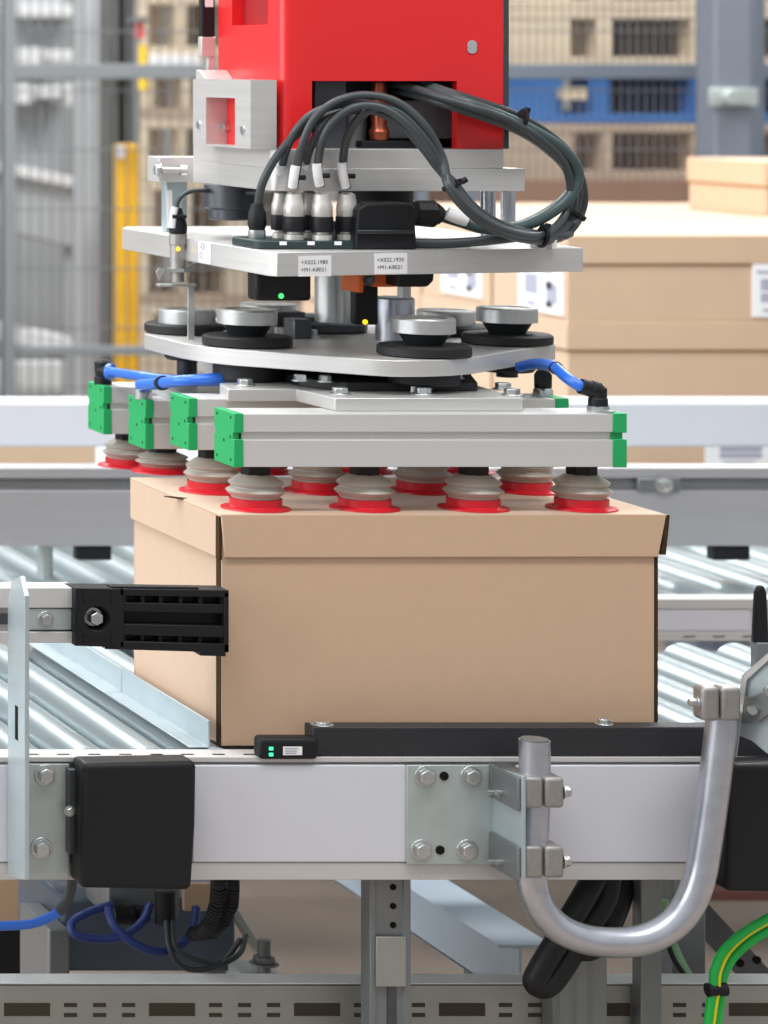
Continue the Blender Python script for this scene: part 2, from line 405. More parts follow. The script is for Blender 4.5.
for k in range(24):
    x = 1.58 + k * .0835
    u55 = x * F / 5.55 + U0
    if u55 < 140:
        lb = 'galvanised roller behind the guide arm at left, %s from the left edge' % names_l[min(cnt['l'], 5)]; cnt['l'] += 1
    elif u55 < 560: lb = 'galvanised roller of the rear conveyor hidden behind the carton'
    else:
        lb = 'galvanised roller of the rear conveyor right of the carton, %s from left' % (names_l + ['eleventh', 'twelfth', 'thirteenth'])[min(cnt['r'], 12)]; cnt['r'] += 1
    if far_first is None: far_first = roller(x, 5.14, 6.2, lb); ffx = x
    else: dup(far_first, (x - ffx, 0, 0), lb)

# zinc guide strip beside the box (L section)
gx = X(208, 4.0)
solo('guide_strip', B().prism([(gx - .028, RT + .0005), (gx, RT + .0005), (gx, RT + .037), (gx - .003, RT + .037), (gx - .003, RT + .0025), (gx - .028, RT + .0025)], 'y', 3.992, 4.335), M_GALVB,
     'pale zinc angle strip lying along the rollers left of carton, front piece', 'guide strip', 'zinc guide strips', bevel=.0006)
solo('guide_strip', B().prism([(gx - .028, RT + .0005), (gx, RT + .0005), (gx, RT + .037), (gx - .003, RT + .037), (gx - .003, RT + .0025), (gx - .028, RT + .0025)], 'y', 4.338, 4.74), M_GALVB,
     'pale zinc angle strip along the rollers, rear piece passing under guide arm', 'guide strip', 'zinc guide strips', bevel=.0006)
# small wheel behind the box
w = thing('idler_pulley', 'small dark wheel on grey bracket between strip and carton back', 'wheel', (X(121, 4.7), 4.7, .70))
part('wheel', B().cyl((X(116, 4.7), 4.66, Z(661, 4.66)), (X(116, 4.7), 4.70, Z(661, 4.7)), .012), M_RUB, w, .002)
part('bracket', B().box(X(113, 4.72), X(131, 4.72), 4.705, 4.74, RT - .04, Z(642, 4.72)), M_PVIOL, w, .003)

# middle beam between the two roller beds and front-bed rear support
mb_ = thing('middle_beam', 'white cross beam between the front and rear roller beds', 'conveyor beam', (2.4, 5.1, .66))
dm = 5.085
part('profile', B().prism([(dm, Z(641, dm)), (dm, Z(632, dm)), (dm + .006, Z(631, dm)), (dm + .006, Z(610, dm)), (dm, Z(609, dm)), (dm, Z(599, dm)), (dm + .045, Z(599, dm)), (dm + .045, Z(641, dm))], 'x', 1.3, 3.4), M_PROF, mb_, .0008)
part('cover_panel', B().box(1.32, X(751, dm), dm + .001, dm + .008, Z(631, dm), Z(610, dm)), M_BEAM, mb_, .001)
b = B()
for k in range(26, 36): part('slot', B().box(1.35 + k * .05, 1.37 + k * .05, dm - .0005, dm + .002, Z(637.5, dm), Z(635.5, dm)), M_GREYST, mb_)
for x in (1.36, 3.3): part('leg', B().box(x, x + .05, dm + .004, dm + .04, 0, Z(641, dm)), M_GREYST, mb_, .002)
solo('rear_roller_support', B().box(.9, 2.72, 4.722, 4.75, .62, .715).box(.92, .97, 4.725, 4.748, 0, .63).box(2.65, 2.70, 4.725, 4.748, 0, .63), M_DARKST, 'dark steel bar carrying the rear ends of the front rollers', 'bar', bevel=.001)

# black finger at right
solo('guide_finger', B().prism([(X(750, 4.2), Z(642, 4.2)), (X(766, 4.2), Z(642, 4.2)), (X(763.5, 4.2), Z(592, 4.2)), (X(761, 4.2), Z(585, 4.2)), (X(756, 4.2), Z(584, 4.2)), (X(752.5, 4.2), Z(592, 4.2))], 'y', 4.19, 4.2), M_BLACK,
     'black tapered plastic finger standing up at the right edge', 'guide finger', bevel=.003)
solo('finger_base', B().box(X(752, 4.2), X(790, 4.2), 4.188, 4.205, RT + .0005, Z(641, 4.2)), M_GREYST, 'grey block carrying the black finger at the right edge', 'block', bevel=.002)

# ================================================================== MAIN CARTON
dB, dBk = 4.0, 4.352
xL, xR = X(222, dB), X(658, dB)
zt = Z(514, dB)
ct = thing('carton', 'large tan lidded cardboard carton held under the suction cups', 'carton', ((xL + xR) / 2, (dB + dBk) / 2, RT))
z0 = RT + .001
bd = part('body', B().box(xL, xR - .004, dB + .002, dB + .006, z0, zt - .006)
          .box(xL + .0005, xL + .0045, dB + .018, dBk - .004, z0, zt - .006)
          .box(xR - .008, xR - .004, dB + .006, dBk - .004, z0, zt - .006)
          .box(xL, xR - .004, dBk - .008, dBk - .004, z0, zt - .006)
          .box(xL, xR - .006, dB + .004, dBk - .006, z0, z0 + .004), M_CARD, ct, .0008)
part('raw_edge', B().box(xL - .0012, xL + .004, dB + .0035, dB + .0185, z0, zt - .008), M_EDGE, bd, label='dark corrugated edge with shaded gap at left')  # board edge drawn wider, its dark colour also standing for the shadowed gap
part('raw_edge', B().box(xR - .004, xR + .0015, dB + .003, dB + .008, z0, zt - .012), M_EDGE, bd, label='dark corrugated edge at right')
zf = Z(558, dB - .004)
yl = dB - .003
ld = part('lid', B().quad_faces([[(xL + .003, yl, zf), (X(657.5, dB), yl, zf + .001), (X(665.5, dB), yl, zt), (xL - .002, yl, zt)],
                                 [(xL + .003, yl + .004, zf), (X(657.5, dB), yl + .004, zf + .001), (X(665.5, dB), yl + .004, zt), (xL - .002, yl + .004, zt)]])
          .box(xL - .0035, X(665, dB), yl + .0005, dBk, zt - .004, zt)
          .box(xL - .0035, xL + .0002, yl + .017, dBk, Z(559, dB), zt - .0035)
          .quad_faces([[(X(661, dB), yl + .003, zf + .004), (X(661, dB) + .004, yl + .003, zf + .004), (X(668, dB), yl + .003, zt - .001), (X(665, dB), yl + .003, zt - .001)],
                       [(X(661, dB), dBk, zf + .004), (X(661, dB) + .004, dBk, zf + .004), (X(668, dB), dBk, zt - .001), (X(665, dB), dBk, zt - .001)]])
          .box(xL - .003, X(664, dB), dBk - .001, dBk + .003, zf, zt - .001), M_CARD, ct, .0012)
part('raw_edge', B().box(xL - .0032, xL + .0005, yl + .0042, yl + .0172, zf - .003, zt - .005), M_EDGE, ld, label='dark corrugated edge with shaded gap at left')
part('raw_edge', B()
     .quad_faces([[(X(660, dB), yl + .0005, zf + .004), (X(665, dB), yl + .0005, zf + .004), (X(669, dB), yl + .0005, zt - .0015), (X(665.5, dB), yl + .0005, zt - .0015)],
                  [(X(660, dB), yl + .006, zf + .004), (X(665, dB), yl + .006, zf + .004), (X(669, dB), yl + .006, zt - .0015), (X(665.5, dB), yl + .006, zt - .0015)]]), M_EDGE, ld, label='dark corrugated edge at right')
part('lid_slit', B().prism([(X(170, 4.14), 4.165), (X(170, 4.14) + .016, 4.135), (X(170, 4.14) + .026, 4.145), (X(170, 4.14) + .012, 4.16)], 'z', zt - .001, zt + .0004), M_EDGE, ld, label='small dark slit')

# ================================================================== SUCTION GRIPPER
SB_G = 'suction beams of the gripper'
BARS = [(4.00, Z(467, 4.0), Z(414, 4.0), zt, X(243, 4.0), X(613, 4.0), 'front suction beam, pale grey aluminium with green end caps'),
        (4.16, Z(450, 4.16), Z(399, 4.16), zt, X(197, 4.16), X(613, 4.0), 'second suction beam from the front, grey with green end caps'),
        (4.36, Z(449, 4.36), Z(401, 4.36), zt, X(153.5, 4.36), X(600, 4.0), 'third suction beam from the front, with a blue hose on its left end'),
        (4.51, Z(434, 4.51), Z(387, 4.51), Z(467, 4.55), X(111.5, 4.51), X(590, 4.0), 'rearmost suction beam, partly hidden, its left cup hanging past the carton')]
def make_cup(root, x, d, zb, ztop):
    H = ztop - zb; k = H / .061
    c = part('suction_cup', B().lathe([(.031, .0145 * k), (.0315, .017 * k), (.0375, .0225 * k), (.0385, .0238 * k), (.0375, .0252 * k), (.0320, .0285 * k), (.0315, .0300 * k), (.0350, .0335 * k), (.0355, .0348 * k), (.0345, .0362 * k), (.028, .0405 * k), (.022, .0445 * k), (.018, .0460 * k)], (x, d, zb), (0, 0, 1), 40), M_SIL, root, label='clear bellows suction cup')
    part('cup_lip', B().lathe([(.0450, .0004), (.0445, .0022), (.0360, .0036), (.0340, .0052), (.0340, .0140 * k), (.030, .0150 * k)], (x, d, zb), (0, 0, 1), 40), M_LIP, c, label='red cup lip')
    part('cup_stem', B().lathe([(.0195, .0445 * k), (.0205, .0465 * k), (.0205, H)], (x, d, zb), (0, 0, 1), 8), M_BLACK, c, .0006)
for (d, zb, ztp, cup0, xa, xz, lb) in BARS:
    r = thing('suction_beam', lb, 'suction beam', ((xa + xz) / 2, d + .035, zb), SB_G)
    H = ztp - zb
    g0, g1 = zb + H * .51, zb + H * .66
    part('profile', B().prism([(d, zb), (d, g0), (d + .006, g0 + .0004), (d + .006, g1 - .0004), (d, g1), (d, ztp), (d + .07, ztp), (d + .07, zb)], 'x', xa, xz), M_ALUP, r, .0006)
    for sgn, xe in ((-1, xa), (1, xz)):
        t = .0125 if sgn < 0 else .018
        a, c = (xe - t, xe) if sgn < 0 else (xe, xe + t)
        cap = part('end_cap', B().box(a, c, d - .0015, d + .0715, zb - .0005, g0 + .001).box(a + (.0 if sgn < 0 else -.001), c - (.004 if sgn < 0 else .003), d + .004, d + .068, g0, g1).box(a, c, d - .0015, d + .0715, g1 - .001, ztp + .001), M_GREEN, r, .0008, 'green plastic end cap')
        if sgn < 0:
            b = B()
            for yy, zz in ((.010, .92), (.060, .92), (.012, .55), (.035, .45), (.060, .12), (.010, .12)):
                b.lathe([(.0022, 0), (.0022, .0005)], (a, d + yy, zb + H * zz), (-1, 0, 0), 12)
            part('screw_hole', b, M_GREENH, cap)
    for cx in (0.034, 0.181, 0.328, 0.474):
        make_cup(r, 1.499 + cx, d + .05, cup0, zb)

# gripper frame ---------------------------------------------------------------
gf = thing('gripper_frame', 'stack of aluminium plates with round damper knobs carrying the suction beams', 'gripper', (1.76, 4.35, 1.178))
LP0, LP1 = BARS[0][2] + .0004, Z(398, 4.03)
part('lower_plate', B().prism([(X(523, 4.03), 4.03), (X(335, 4.03), 4.03), (X(297, 4.14), 4.14), (X(228, 4.14), 4.14), (1.545, 4.215), (1.615, 4.235), (1.64, 4.60), (1.93, 4.60), (X(523, 4.03) + .01, 4.2)], 'z', LP0, LP1), M_ALU, gf, .0012)
part('spacer_plate', B().box(X(175, 4.36), X(235, 4.36), 4.36, 4.50, BARS[2][2] + .0004, BARS[2][2] + .012), M_ALU, gf, .001)
for u, d in ((325, 4.16), (340, 4.07), (423, 4.07), (512, 4.06), (503, 4.13), (245, 4.18)):
    part('bolt', B().bolt((X(u, d), d, LP1), (0, 0, 1), .0105, .010), M_BOLT, gf, .0008)
MP0, MP1 = 1.222, 1.2445
part('middle_plate', B().prism([(1.531, 4.478), (1.518, 4.445), (1.517, 4.41), (1.5205, 4.30), (1.535, 4.236), (1.56, 4.20), (1.695, 4.066), (1.72, 4.05), (1.76, 4.050), (1.80, 4.062), (1.84, 4.085), (2.050, 4.285), (2.066, 4.32), (2.07, 4.38), (2.05, 4.56), (1.95, 4.72), (1.70, 4.72)], 'z', MP0, MP1), M_ALU, gf, .0012)
# the front left face of that plate reads flat and bright
part('hub_plate', B().prism([(1.64, 4.17), (1.68, 4.11), (1.86, 4.11), (1.93, 4.3), (1.9, 4.55), (1.67, 4.58), (1.65, 4.35)], 'z', LP1 + .0005, LP1 + .012), M_RUB, gf, .001)
part('hub', B().cyl((1.75, 4.34, LP1 + .012), (1.75, 4.34, MP0), .115, n=48), M_RUB, gf, .002)
def damper(u, d, neck=True, under=True, deep=.017, foot=None, lr=.037):
    x = X(u, d)
    z = MP1
    rb = part('damper', B().lathe([(.056, 0), (.0605, .002), (.0605, .0125), (.057, .015), (.028, .015)], (x, d, z), n=48), M_RUB, gf, label='black rubber damper disc')
    zz = z + (.015 if neck else .0005)
    if neck:
        part('neck', B().lathe([(.024, 0), (.027, .005), (.034, .0165)], (x, d, zz), n=36), M_NECK, rb); zc = zz + .0165
    else: zc = z + .015
    part('cap', B().lathe([(.0405, 0), (.0405, .0185), (.039, .0205), (.030, .0205), (.029, .019)], (x, d, zc), n=48), M_STEEL, rb, label='silver round cap')
    if under:
        lo = part('lower_damper', B().lathe([(lr - .003, -deep), (lr, -deep + .003), (lr, 0)], (x, d, MP0), n=40), M_RUB, rb)
        part('pin', B().cyl((x, d, foot or LP1 + .001), (x, d, MP0 - .016), .0145), M_NECK, rb)
damper(187, 4.46, neck=False, foot=BARS[2][2] + .0125, lr=.032); damper(247, 4.26, deep=.0265, lr=.046); damper(424, 4.12, lr=.046); damper(507, 4.29); damper(446, 4.44, neck=False); damper(268, 4.56, neck=False)
part('pivot', B().cyl((X(423, 4.10), 4.12, LP1), (X(423, 4.10), 4.12, MP0), .016), M_STEEL, gf)
# bolts seen between the plates
for u, d in ((300, 4.13), (325, 4.12), (456, 4.16)): part('bolt', B().bolt((X(u, d), d, LP1 + .012), (0, 0, 1), .008, .009), M_BOLT, gf)
# ring and clutter on the middle plate
part('bearing_ring', B().lathe([(.062, 0), (.066, .002), (.066, .012), (.06, .015), (.04, .015), (.04, .022), (.028, .024)], (1.80, 4.50, MP1), n=48), M_DARKST, gf, .0006)
for u, d in ((281, 4.42), (298, 4.40), (311, 4.38), (230, 4.36)): part('bolt', B().bolt((X(u, d), d, MP1), (0, 0, 1), .009, .012), M_BOLT, gf)
part('clevis', B().box(X(294, 4.36), X(312, 4.36), 4.36, 4.40, MP1, MP1 + .028).box(X(276, 4.42), X(306, 4.42), 4.42, 4.46, MP1, MP1 + .034), M_DARKST, gf, .002)
part('hanger_block', B().box(1.70, 1.86, 4.37, 4.42, BARS[2][2] + .0004, LP0), M_ALU, gf, .001)
part('hanger_block', B().box(1.70, 1.86, 4.52, 4.57, BARS[3][2] + .0004, LP0), M_ALU, gf, .001)
# upper plate
UP0, UP1 = 1.3595, 1.392
e0, e1 = Vector((1.5437, 4.02, 0)), Vector((2.0095, 4.12, 0))
part('upper_plate', B().prism([(1.5437, 4.035), (1.552, 4.0225), (e1.x, e1.y), (2.025, 4.66), (1.56, 4.65), (1.540, 4.61)], 'z', UP0, UP1), M_ALU, gf, .001)
ex = (e1 - Vector((1.552, 4.0225, 0))).normalized(); nrm = Vector((ex.y, -ex.x, 0))
def on_edge(u, v):                               # point on the slanted front edge of the upper plate
    a = Vector((1.552, 4.0225, 0))
    k = (u - U0) / F                             # x = k*y on the ray
    t = (k * a.y - a.x) / (ex.x - k * ex.y)
    p = a + ex * t
    return Vector((p.x, p.y, Z(v, p.y)))
for (ua, ub, va, vb, l1, l2) in ((298.5, 331, 255.5, 276.5, '+X022.1980', '+M1-K8021'), (374.5, 407, 253, 274, '+X022.1930', '+M1-K8021')):
    pa, pb = on_edge(ua, vb), on_edge(ub, va)
    off = nrm * .0008
    q = [Vector((pa.x, pa.y, pa.z)), Vector((pb.x, pb.y, pa.z)), Vector((pb.x, pb.y, pb.z)), Vector((pa.x, pa.y, pb.z))]
    st = part('sticker', B().quad_faces([[p + off for p in q], [p - off * .5 for p in q]]), M_TAG, gf, label='white sticker with two lines of code')
    b = B()
    w = (pb - pa); w.z = 0
    text_b(b, l1, w.length / 6.5, q[0] + off * 1.5 + ex * .003 + Vector((0, 0, .0165)), ex, (0, 0, 1))
    text_b(b, l2, w.length / 6.5, q[0] + off * 1.5 + ex * .003 + Vector((0, 0, .0065)), ex, (0, 0, 1))
    part('lettering', b, M_INK, st)
# sticker on the left edge of the plate
def on_left(u, v):
    a, c = Vector((1.5437, 4.035, 0)), Vector((1.537, 4.607, 0)); e = (c - a).normalized(); k = (u - U0) / F
    t = (k * a.y - a.x) / (e.x - k * e.y); p = a + e * t
    return Vector((p.x, p.y, Z(v, p.y)))
pa, pb = on_left(199, 264), on_left(211, 246); o_ = Vector((-.0008, 0, 0))
q = [Vector((pa.x, pa.y, UP0 + .002)), Vector((pb.x, pb.y, UP0 + .002)), Vector((pb.x, pb.y, UP1 - .001)), Vector((pa.x, pa.y, UP1 - .001))]
st = part('sticker', B().quad_faces([[p + o_ for p in q], [p - o_ for p in q]]), M_TAG, gf, label='small white sticker on the left edge')
b = B()
text_b(b, '-K8', .016, q[0] + o_ * 1.6 + Vector((0, -.004, .018)), (pb - pa).normalized() * Vector((1, 1, 0)), (0, 0, 1))
text_b(b, '021', .016, q[0] + o_ * 1.6 + Vector((0, -.004, .005)), (pb - pa).normalized() * Vector((1, 1, 0)), (0, 0, 1))
part('lettering', b, M_INKL, st)
# posts and boxes under / over the upper plate
part('column', B().lathe([(.0255, 0), (.0255, UP0 - MP1 - .02)], (X(333, 4.42), 4.42, MP1 + .02), n=32), M_STEEL, gf)
part('column_collar', B().lathe([(.034, 0), (.034, .016)], (X(345, 4.46), 4.46, UP0 - .016), n=32), M_DARKST, gf)
part('spring_post', B().lathe([(.0265, 0), (.0265, .06), (.024, .063)], (X(395, 4.34), 4.34, MP1), n=32), M_TUBE, gf)
sb = part('valve_box', B().box(X(256, 4.18), X(312, 4.18), 4.18, 4.215, Z(301, 4.18), UP0), M_BLACK, gf, .005)
part('light', B().lathe([(.0035, 0), (.0035, .001)], P(281, 296, 4.179), (0, -1, 0), 12), M_LEDG, sb, label='green light')
ob = part('valve_block', B().box(X(358, 4.2), X(364, 4.2), 4.2, 4.26, Z(293, 4.2), UP0).box(X(374, 4.2), X(397, 4.2), 4.2, 4.26, Z(287, 4.2), UP0), M_ORANGE, gf, .002, 'orange block')
b = B()
for u in (369, 399): b.bolt(P(u, 280, 4.197), (0, -1, 0), .006, .008)
part('screw', b, M_DARKST, ob)
sb = part('valve_box', B().box(X(355, 4.27), X(379, 4.27), 4.27, 4.29, Z(325, 4.27), UP0), M_BLACK, gf, .004)
part('light', B().lathe([(.0035, 0), (.0035, .001)], P(365, 322, 4.269), (0, -1, 0), 12), M_LEDA, sb, label='amber light')
part('valve_box', B().prism([(X(398, 4.16), UP0), (X(435, 4.16), UP0), (X(434, 4.16), Z(281, 4.16)), (X(428, 4.16), Z(287, 4.16)), (X(398, 4.16), Z(287, 4.16))], 'y', 4.16, 4.24), M_BLACK, gf, .003)
part('white_tab', B().box(X(403, 4.3), X(411, 4.3), 4.3, 4.32, Z(298, 4.3), Z(285, 4.3)), M_TAG, gf)
# target plate (L shaped)
part('target_plate', B().box(X(188, 4.35), X(194.5, 4.35), 4.35, 4.353, MP1, Z(284, 4.35)).box(X(158, 4.35), X(196, 4.35), 4.345, 4.36, Z(286.5, 4.35), Z(284, 4.35)), M_STEEL, gf, .0005)
# posts between upper plate and flange
part('post', B().box(X(166, 4.5), X(182, 4.5), 4.5, 4.52, UP1, Z(181, 4.5)).box(X(182, 4.5), X(190, 4.5), 4.51, 4.52, UP1, Z(181, 4.5)), M_GALVB, gf, .001)
part('sticker', B().box(X(167, 4.5), X(172, 4.5), 4.4985, 4.5, Z(228, 4.5), Z(190, 4.5)), M_TAG, gf)
b = B()
for u0, u1, d in ((481, 495, 4.24), (501, 515, 4.3)): part('post', B().cyl((X((u0 + u1) / 2, d), d, UP1), (X((u0 + u1) / 2, d), d, 1.4695), .010), M_TUBE, gf)
part('post', B().cyl((1.80, 4.30, UP1), (1.80, 4.30, 1.4695), .05, n=40), M_RUB, gf)
part('stop_bumper', B().lathe([(.026, -.052), (.031, -.05), (.031, -.036), (.037, -.034), (.037, 0)], (X(231, 4.36), 4.36, 1.4695), n=36), M_DARKST, gf, .001)

# ================================================================== ROBOT ARM
ra = thing('robot_arm', 'red robot arm head with aluminium flange above the gripper', 'robot arm', (1.75, 4.28, 1.467))
FZ0, FZ1, FZ2 = 1.4697, 1.501, 1.5275
def rrect(x0, x1, y0, y1, r, corners=(1, 1, 1, 1), n=6):
    out = []
    for (cx, cy, a0, on) in ((x0, y0, math.pi, corners[0]), (x1, y0, 1.5 * math.pi, corners[1]), (x1, y1, 0, corners[2]), (x0, y1, .5 * math.pi, corners[3])):
        if not on: out.append((cx, cy)); continue
        px, py = (cx + r if cx == x0 else cx - r), (cy + r if cy == y0 else cy - r)
        for k in range(n + 1):
            a = a0 + k / n * math.pi / 2
            out.append((px + r * math.cos(a), py + r * math.sin(a)))
    return out
part('flange', B().prism(rrect(X(275, 4.12), X(525, 4.12), 4.12, 4.45, .02, (1, 0, 0, 1)), 'z', FZ0, FZ1), M_ALU, ra, .0008)
part('flange_upper', B().prism(rrect(X(275, 4.12), X(504, 4.12), 4.122, 4.45, .02, (1, 0, 0, 1)), 'z', FZ1, FZ2), M_ALU, ra, .0008)
rx0, rx1, ry0, ry1 = 1.600, X(503, 4.13), 4.13, 4.37
t = .016
def wallring(gap=None):
    o = rrect(rx0, rx1, ry0, ry1, .010, (1, 0, 0, 0), 6)
    return o
zn, zp, ztop = Z(81, 4.13), Z(25, 4.25), 2.20
b = B()
# left wall with rounded front corner, front wall with the notch, right wall, back wall
def arc(): return [(rx0 + .012 - .012 * math.cos(a), ry0 + .012 - .012 * math.sin(a)) for a in [k / 6 * math.pi / 2 for k in range(7)]]
xn0, xn1 = X(312, 4.13), X(457, 4.13)
b.prism(arc() + [(xn0, ry0), (xn0, ry0 + t), (rx0 + t, ry0 + t), (rx0 + t, ry1), (rx0, ry1)], 'z', FZ2, zp)
b.prism(arc() + [(xn0, ry0), (xn0, ry0 + t), (rx0 + t, ry0 + t), (rx0 + t, X(0, 1) * 0 + rx0 * F / (268 + 880)), (rx0, rx0 * F / (268 + 880))], 'z', zp, ztop)
b.box(rx0, rx0 + t, rx0 * F / (232 + 880), ry1, zp, ztop)
b.box(xn0, xn1, ry0, ry0 + t, zn, ztop)
b.box(xn1, rx1, ry0, ry0 + t, FZ2, ztop)
b.box(rx1 - t, rx1, ry0 + t, ry1, FZ2, ztop)
b.box(rx0 + t, rx1 - t, ry1 - t, ry1, FZ2, ztop)
body = part('housing', b, M_RED, ra)
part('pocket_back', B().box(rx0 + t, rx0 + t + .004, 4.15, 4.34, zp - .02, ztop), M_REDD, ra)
part('side_strip', B().box(rx1, rx1 + .008, ry0 - .001, ry0 + .06, FZ2, ztop), M_DARKST, ra, .001)
part('plug_hole', B().lathe([(.0065, 0), (.0065, .001)], P(472, 49, 4.1295), (0, -1, 0), 20).lathe([(.0065, 0), (.0065, .0012)], P(472, 45, 4.1295), (0, -1, 0), 20), M_MACH, ra)
part('inner_block', B().box(X(314, 4.17), X(347, 4.17), 4.17, 4.25, FZ2, Z(80, 4.17)), M_DARKST, ra, .002)
part('inner_cover', B().box(rx0 + t + .001, rx1 - t - .001, 4.27, 4.30, FZ2, ztop).box(rx0 + t + .001, rx1 - t - .001, ry0 + t, 4.27, zn + .004, zn + .012), M_DARKST, ra, label='dark grey inner cover')
part('inner_block', B().box(X(385, 4.19), X(470, 4.19), 4.19, 4.30, Z(139, 4.19), Z(100, 4.19)).cyl(P(352, 148, 4.2), P(352, 110, 4.2), .02), M_GREYST, ra, .002)
part('inner_bar', B().box(X(362, 4.16), X(425, 4.16), 4.16, 4.19, FZ2, Z(141, 4.16)), M_BLACK, ra, .001)
part('copper_fitting', B().lathe([(.012, 0), (.014, .012), (.010, .02), (.012, .045), (.009, .08)], P(379, 140, 4.175), (0, 0, 1), 20), M_COPPER, ra)
# aluminium side block with the window
bx0, bx1 = X(250, 4.13), X(276, 4.13)
by0, by1 = 4.128, bx0 * F / (193 + 880)
bz0, bz1 = FZ2, Z(80, 4.13)
wy0, wy1 = bx0 * F / (235 + 880), bx0 * F / (206 + 880)
wz0, wz1 = Z(146, 4.2), Z(98, 4.2)
b = B().box(bx0, bx1, by0, wy0, bz0, bz1).box(bx0, bx1, wy1, by1, bz0, bz1).box(bx0, bx1, wy0, wy1, bz0, wz0).box(bx0, bx1, wy0, wy1, wz1, bz1)
sblk = part('side_block', b, M_ALU, ra, label='aluminium block with a square window')
part('window_back', B().box(bx1 - .006, bx1, wy0, wy1, wz0, wz1), M_RED, sblk, label='red panel in the window')
b = B()
for u, v in ((199, 125), (243, 130)):
    dd = bx0 * F / (u + 880); b.lathe([(.006, 0), (.006, .002), (.0032, .002)], (bx0, dd, Z(v, dd)), (-1, 0, 0), 16)
dd = (bx1 - .006) * F / (229 + 880); b.lathe([(.006, 0), (.006, .008)], (bx1 - .006, dd, Z(127, dd)), (-1, 0, 0), 16)
part('screw', b, M_BOLT, sblk)
part('clamp_bracket', B().box(X(159, 4.48), X(215, 4.48), 4.48, 4.53, Z(182, 4.48), Z(157, 4.48)), M_ALU, ra, .001)
part('set_screw', B().cyl(P(162, 170, 4.472), P(180, 170, 4.472), .004).bolt(P(160, 170, 4.472), (-1, 0, 0), .008, .008).cyl(P(180, 170, 4.472), P(186, 170, 4.472), .0075), M_BOLT, ra)
part('wedge', B().prism([(4.31, bz1), (by1, bz1), (by1, Z(70, 4.35)), (4.335, Z(70, 4.35))], 'x', bx0 + .004, rx0), M_ALU, ra, .001)
mo = part('servo_motor', B().box(X(202, 4.38), rx0 - .001, 4.38, 4.395, Z(37, 4.38), 1.95), M_BLACK, ra, .002)
part('motor_neck', B().box(X(201, 4.38), rx0 - .001, 4.378, 4.393, Z(57, 4.38), Z(37, 4.38)).box(X(208, 4.38), rx0 - .001, 4.38, 4.39, Z(70, 4.38), Z(57, 4.38)), M_ALU, mo, .001)
part('sticker', B().box(X(205, 4.38), X(213, 4.38), 4.3785, 4.38, Z(7, 4.38), Z(-12, 4.38)), M_TAG, mo)

# ================================================================== PROXIMITY SENSOR
pr = thing('proximity_sensor', 'small silver cylindrical sensor clipped to left edge of upper plate', 'sensor', P(181, 283, 4.345))
sx, sy = X(178, 4.345), 4.345
def zz(v): return Z(v, 4.345)
part('barrel', B().lathe([(.0085, zz(282)), (.0085, zz(270)), (.011, zz(269)), (.011, zz(245)), (.0125, zz(244)), (.0125, zz(234)), (.009, zz(233))], (sx, sy, 0), n=20), M_CAST, pr)
part('nut', B().lathe([(.018, zz(271.5)), (.018, zz(268))], (sx + .002, sy, 0), n=6), M_BOLT, pr)
part('light', B().lathe([(.003, 0), (.003, .001)], P(178, 249, 4.333), (0, -1, 0), 10), M_LEDA, pr, label='amber light')
part('clip', B().cyl(P(190, 255, 4.35), P(190, 255, 4.335), .009).tube([P(193, 258, 4.34), P(194, 264, 4.34), P(188, 267, 4.34), P(182, 268, 4.34)], .0022), M_BOLT, pr)
part('flag', B().prism([(X(159, 4.345), zz(268)), (X(165, 4.345), zz(269)), (X(159, 4.345), zz(280)), (X(156, 4.345), zz(272))], 'y', 4.343, 4.347), M_STEEL, pr)
part('boot', B().lathe([(.012, zz(233)), (.013, zz(226)), (.008, zz(215)), (.005, zz(208))], (sx, sy, 0), n=20), M_BLACK, pr)
part('cable', B().tube([P(178, 212, 4.345), P(177, 204, 4.345), P(181, 197, 4.345), P(189, 192, 4.345), P(203, 190.5, 4.35), P(222, 192, 4.36), P(262, 193, 4.3)], .0033), M_CABLE, pr)
part('tag', B().tube([P(172, 228, 4.338), P(173, 218, 4.338), P(175, 207, 4.338)], .0048), M_TAG, pr, label='white cable tag')
part('cable_tie', B().cyl(P(172, 216.5, 4.335), P(186, 216.5, 4.335), .003), M_BLACK, pr)

# ================================================================== JUNCTION BOX + CABLES
jb = thing('junction_box', 'low dark green socket block on the upper plate', 'junction box', (X(310, 4.12), 4.16, UP1))
part('base', B().prism(rrect(X(257, 4.085), X(378, 4.08), 4.085, 4.19, .016, (1, 0, 0, 1)), 'z', UP1 + .0003, UP1 + .012), M_JUNC, jb, .002)
b = B()
for k, u in enumerate((280, 308, 335, 362)): b.box(X(u, 4.083), X(u + 7, 4.083), 4.0838, 4.086, UP1 + .006, UP1 + .011)
part('socket_tag', b, M_TAG, jb)
part('blank_plug', B().lathe([(.010, 0), (.010, .018), (.011, .019), (.011, .024)], (X(333, 4.13), 4.13, UP1 + .012), n=20), M_GREYST, jb)
hd = thing('power_connector', 'big black rectangular plug housing right of the silver plugs', 'connector', (X(385, 4.13), 4.14, UP1))
part('housing', B().prism([(X(355, 4.08), UP1 + .0003), (X(417, 4.08), UP1 + .0003), (X(415, 4.08), Z(206, 4.08)), (X(411, 4.08), Z(203, 4.08)), (X(366, 4.08), Z(203, 4.08)), (X(358, 4.08), Z(209, 4.08))], 'y', 4.08, 4.15), M_BLACK, hd, .006, seg=3)
part('lever', B().box(X(358, 4.075), X(414, 4.075), 4.074, 4.08, Z(234, 4.075), Z(230, 4.075)), M_NECK, hd, .001)
part('gland', B().cyl(P(415, 213, 4.115), P(434, 214, 4.115), .0175, .019, 10).cyl(P(434, 214, 4.115), P(441, 216, 4.115), .016, .012), M_BLACK, hd, .001)
zj = UP1 + .012
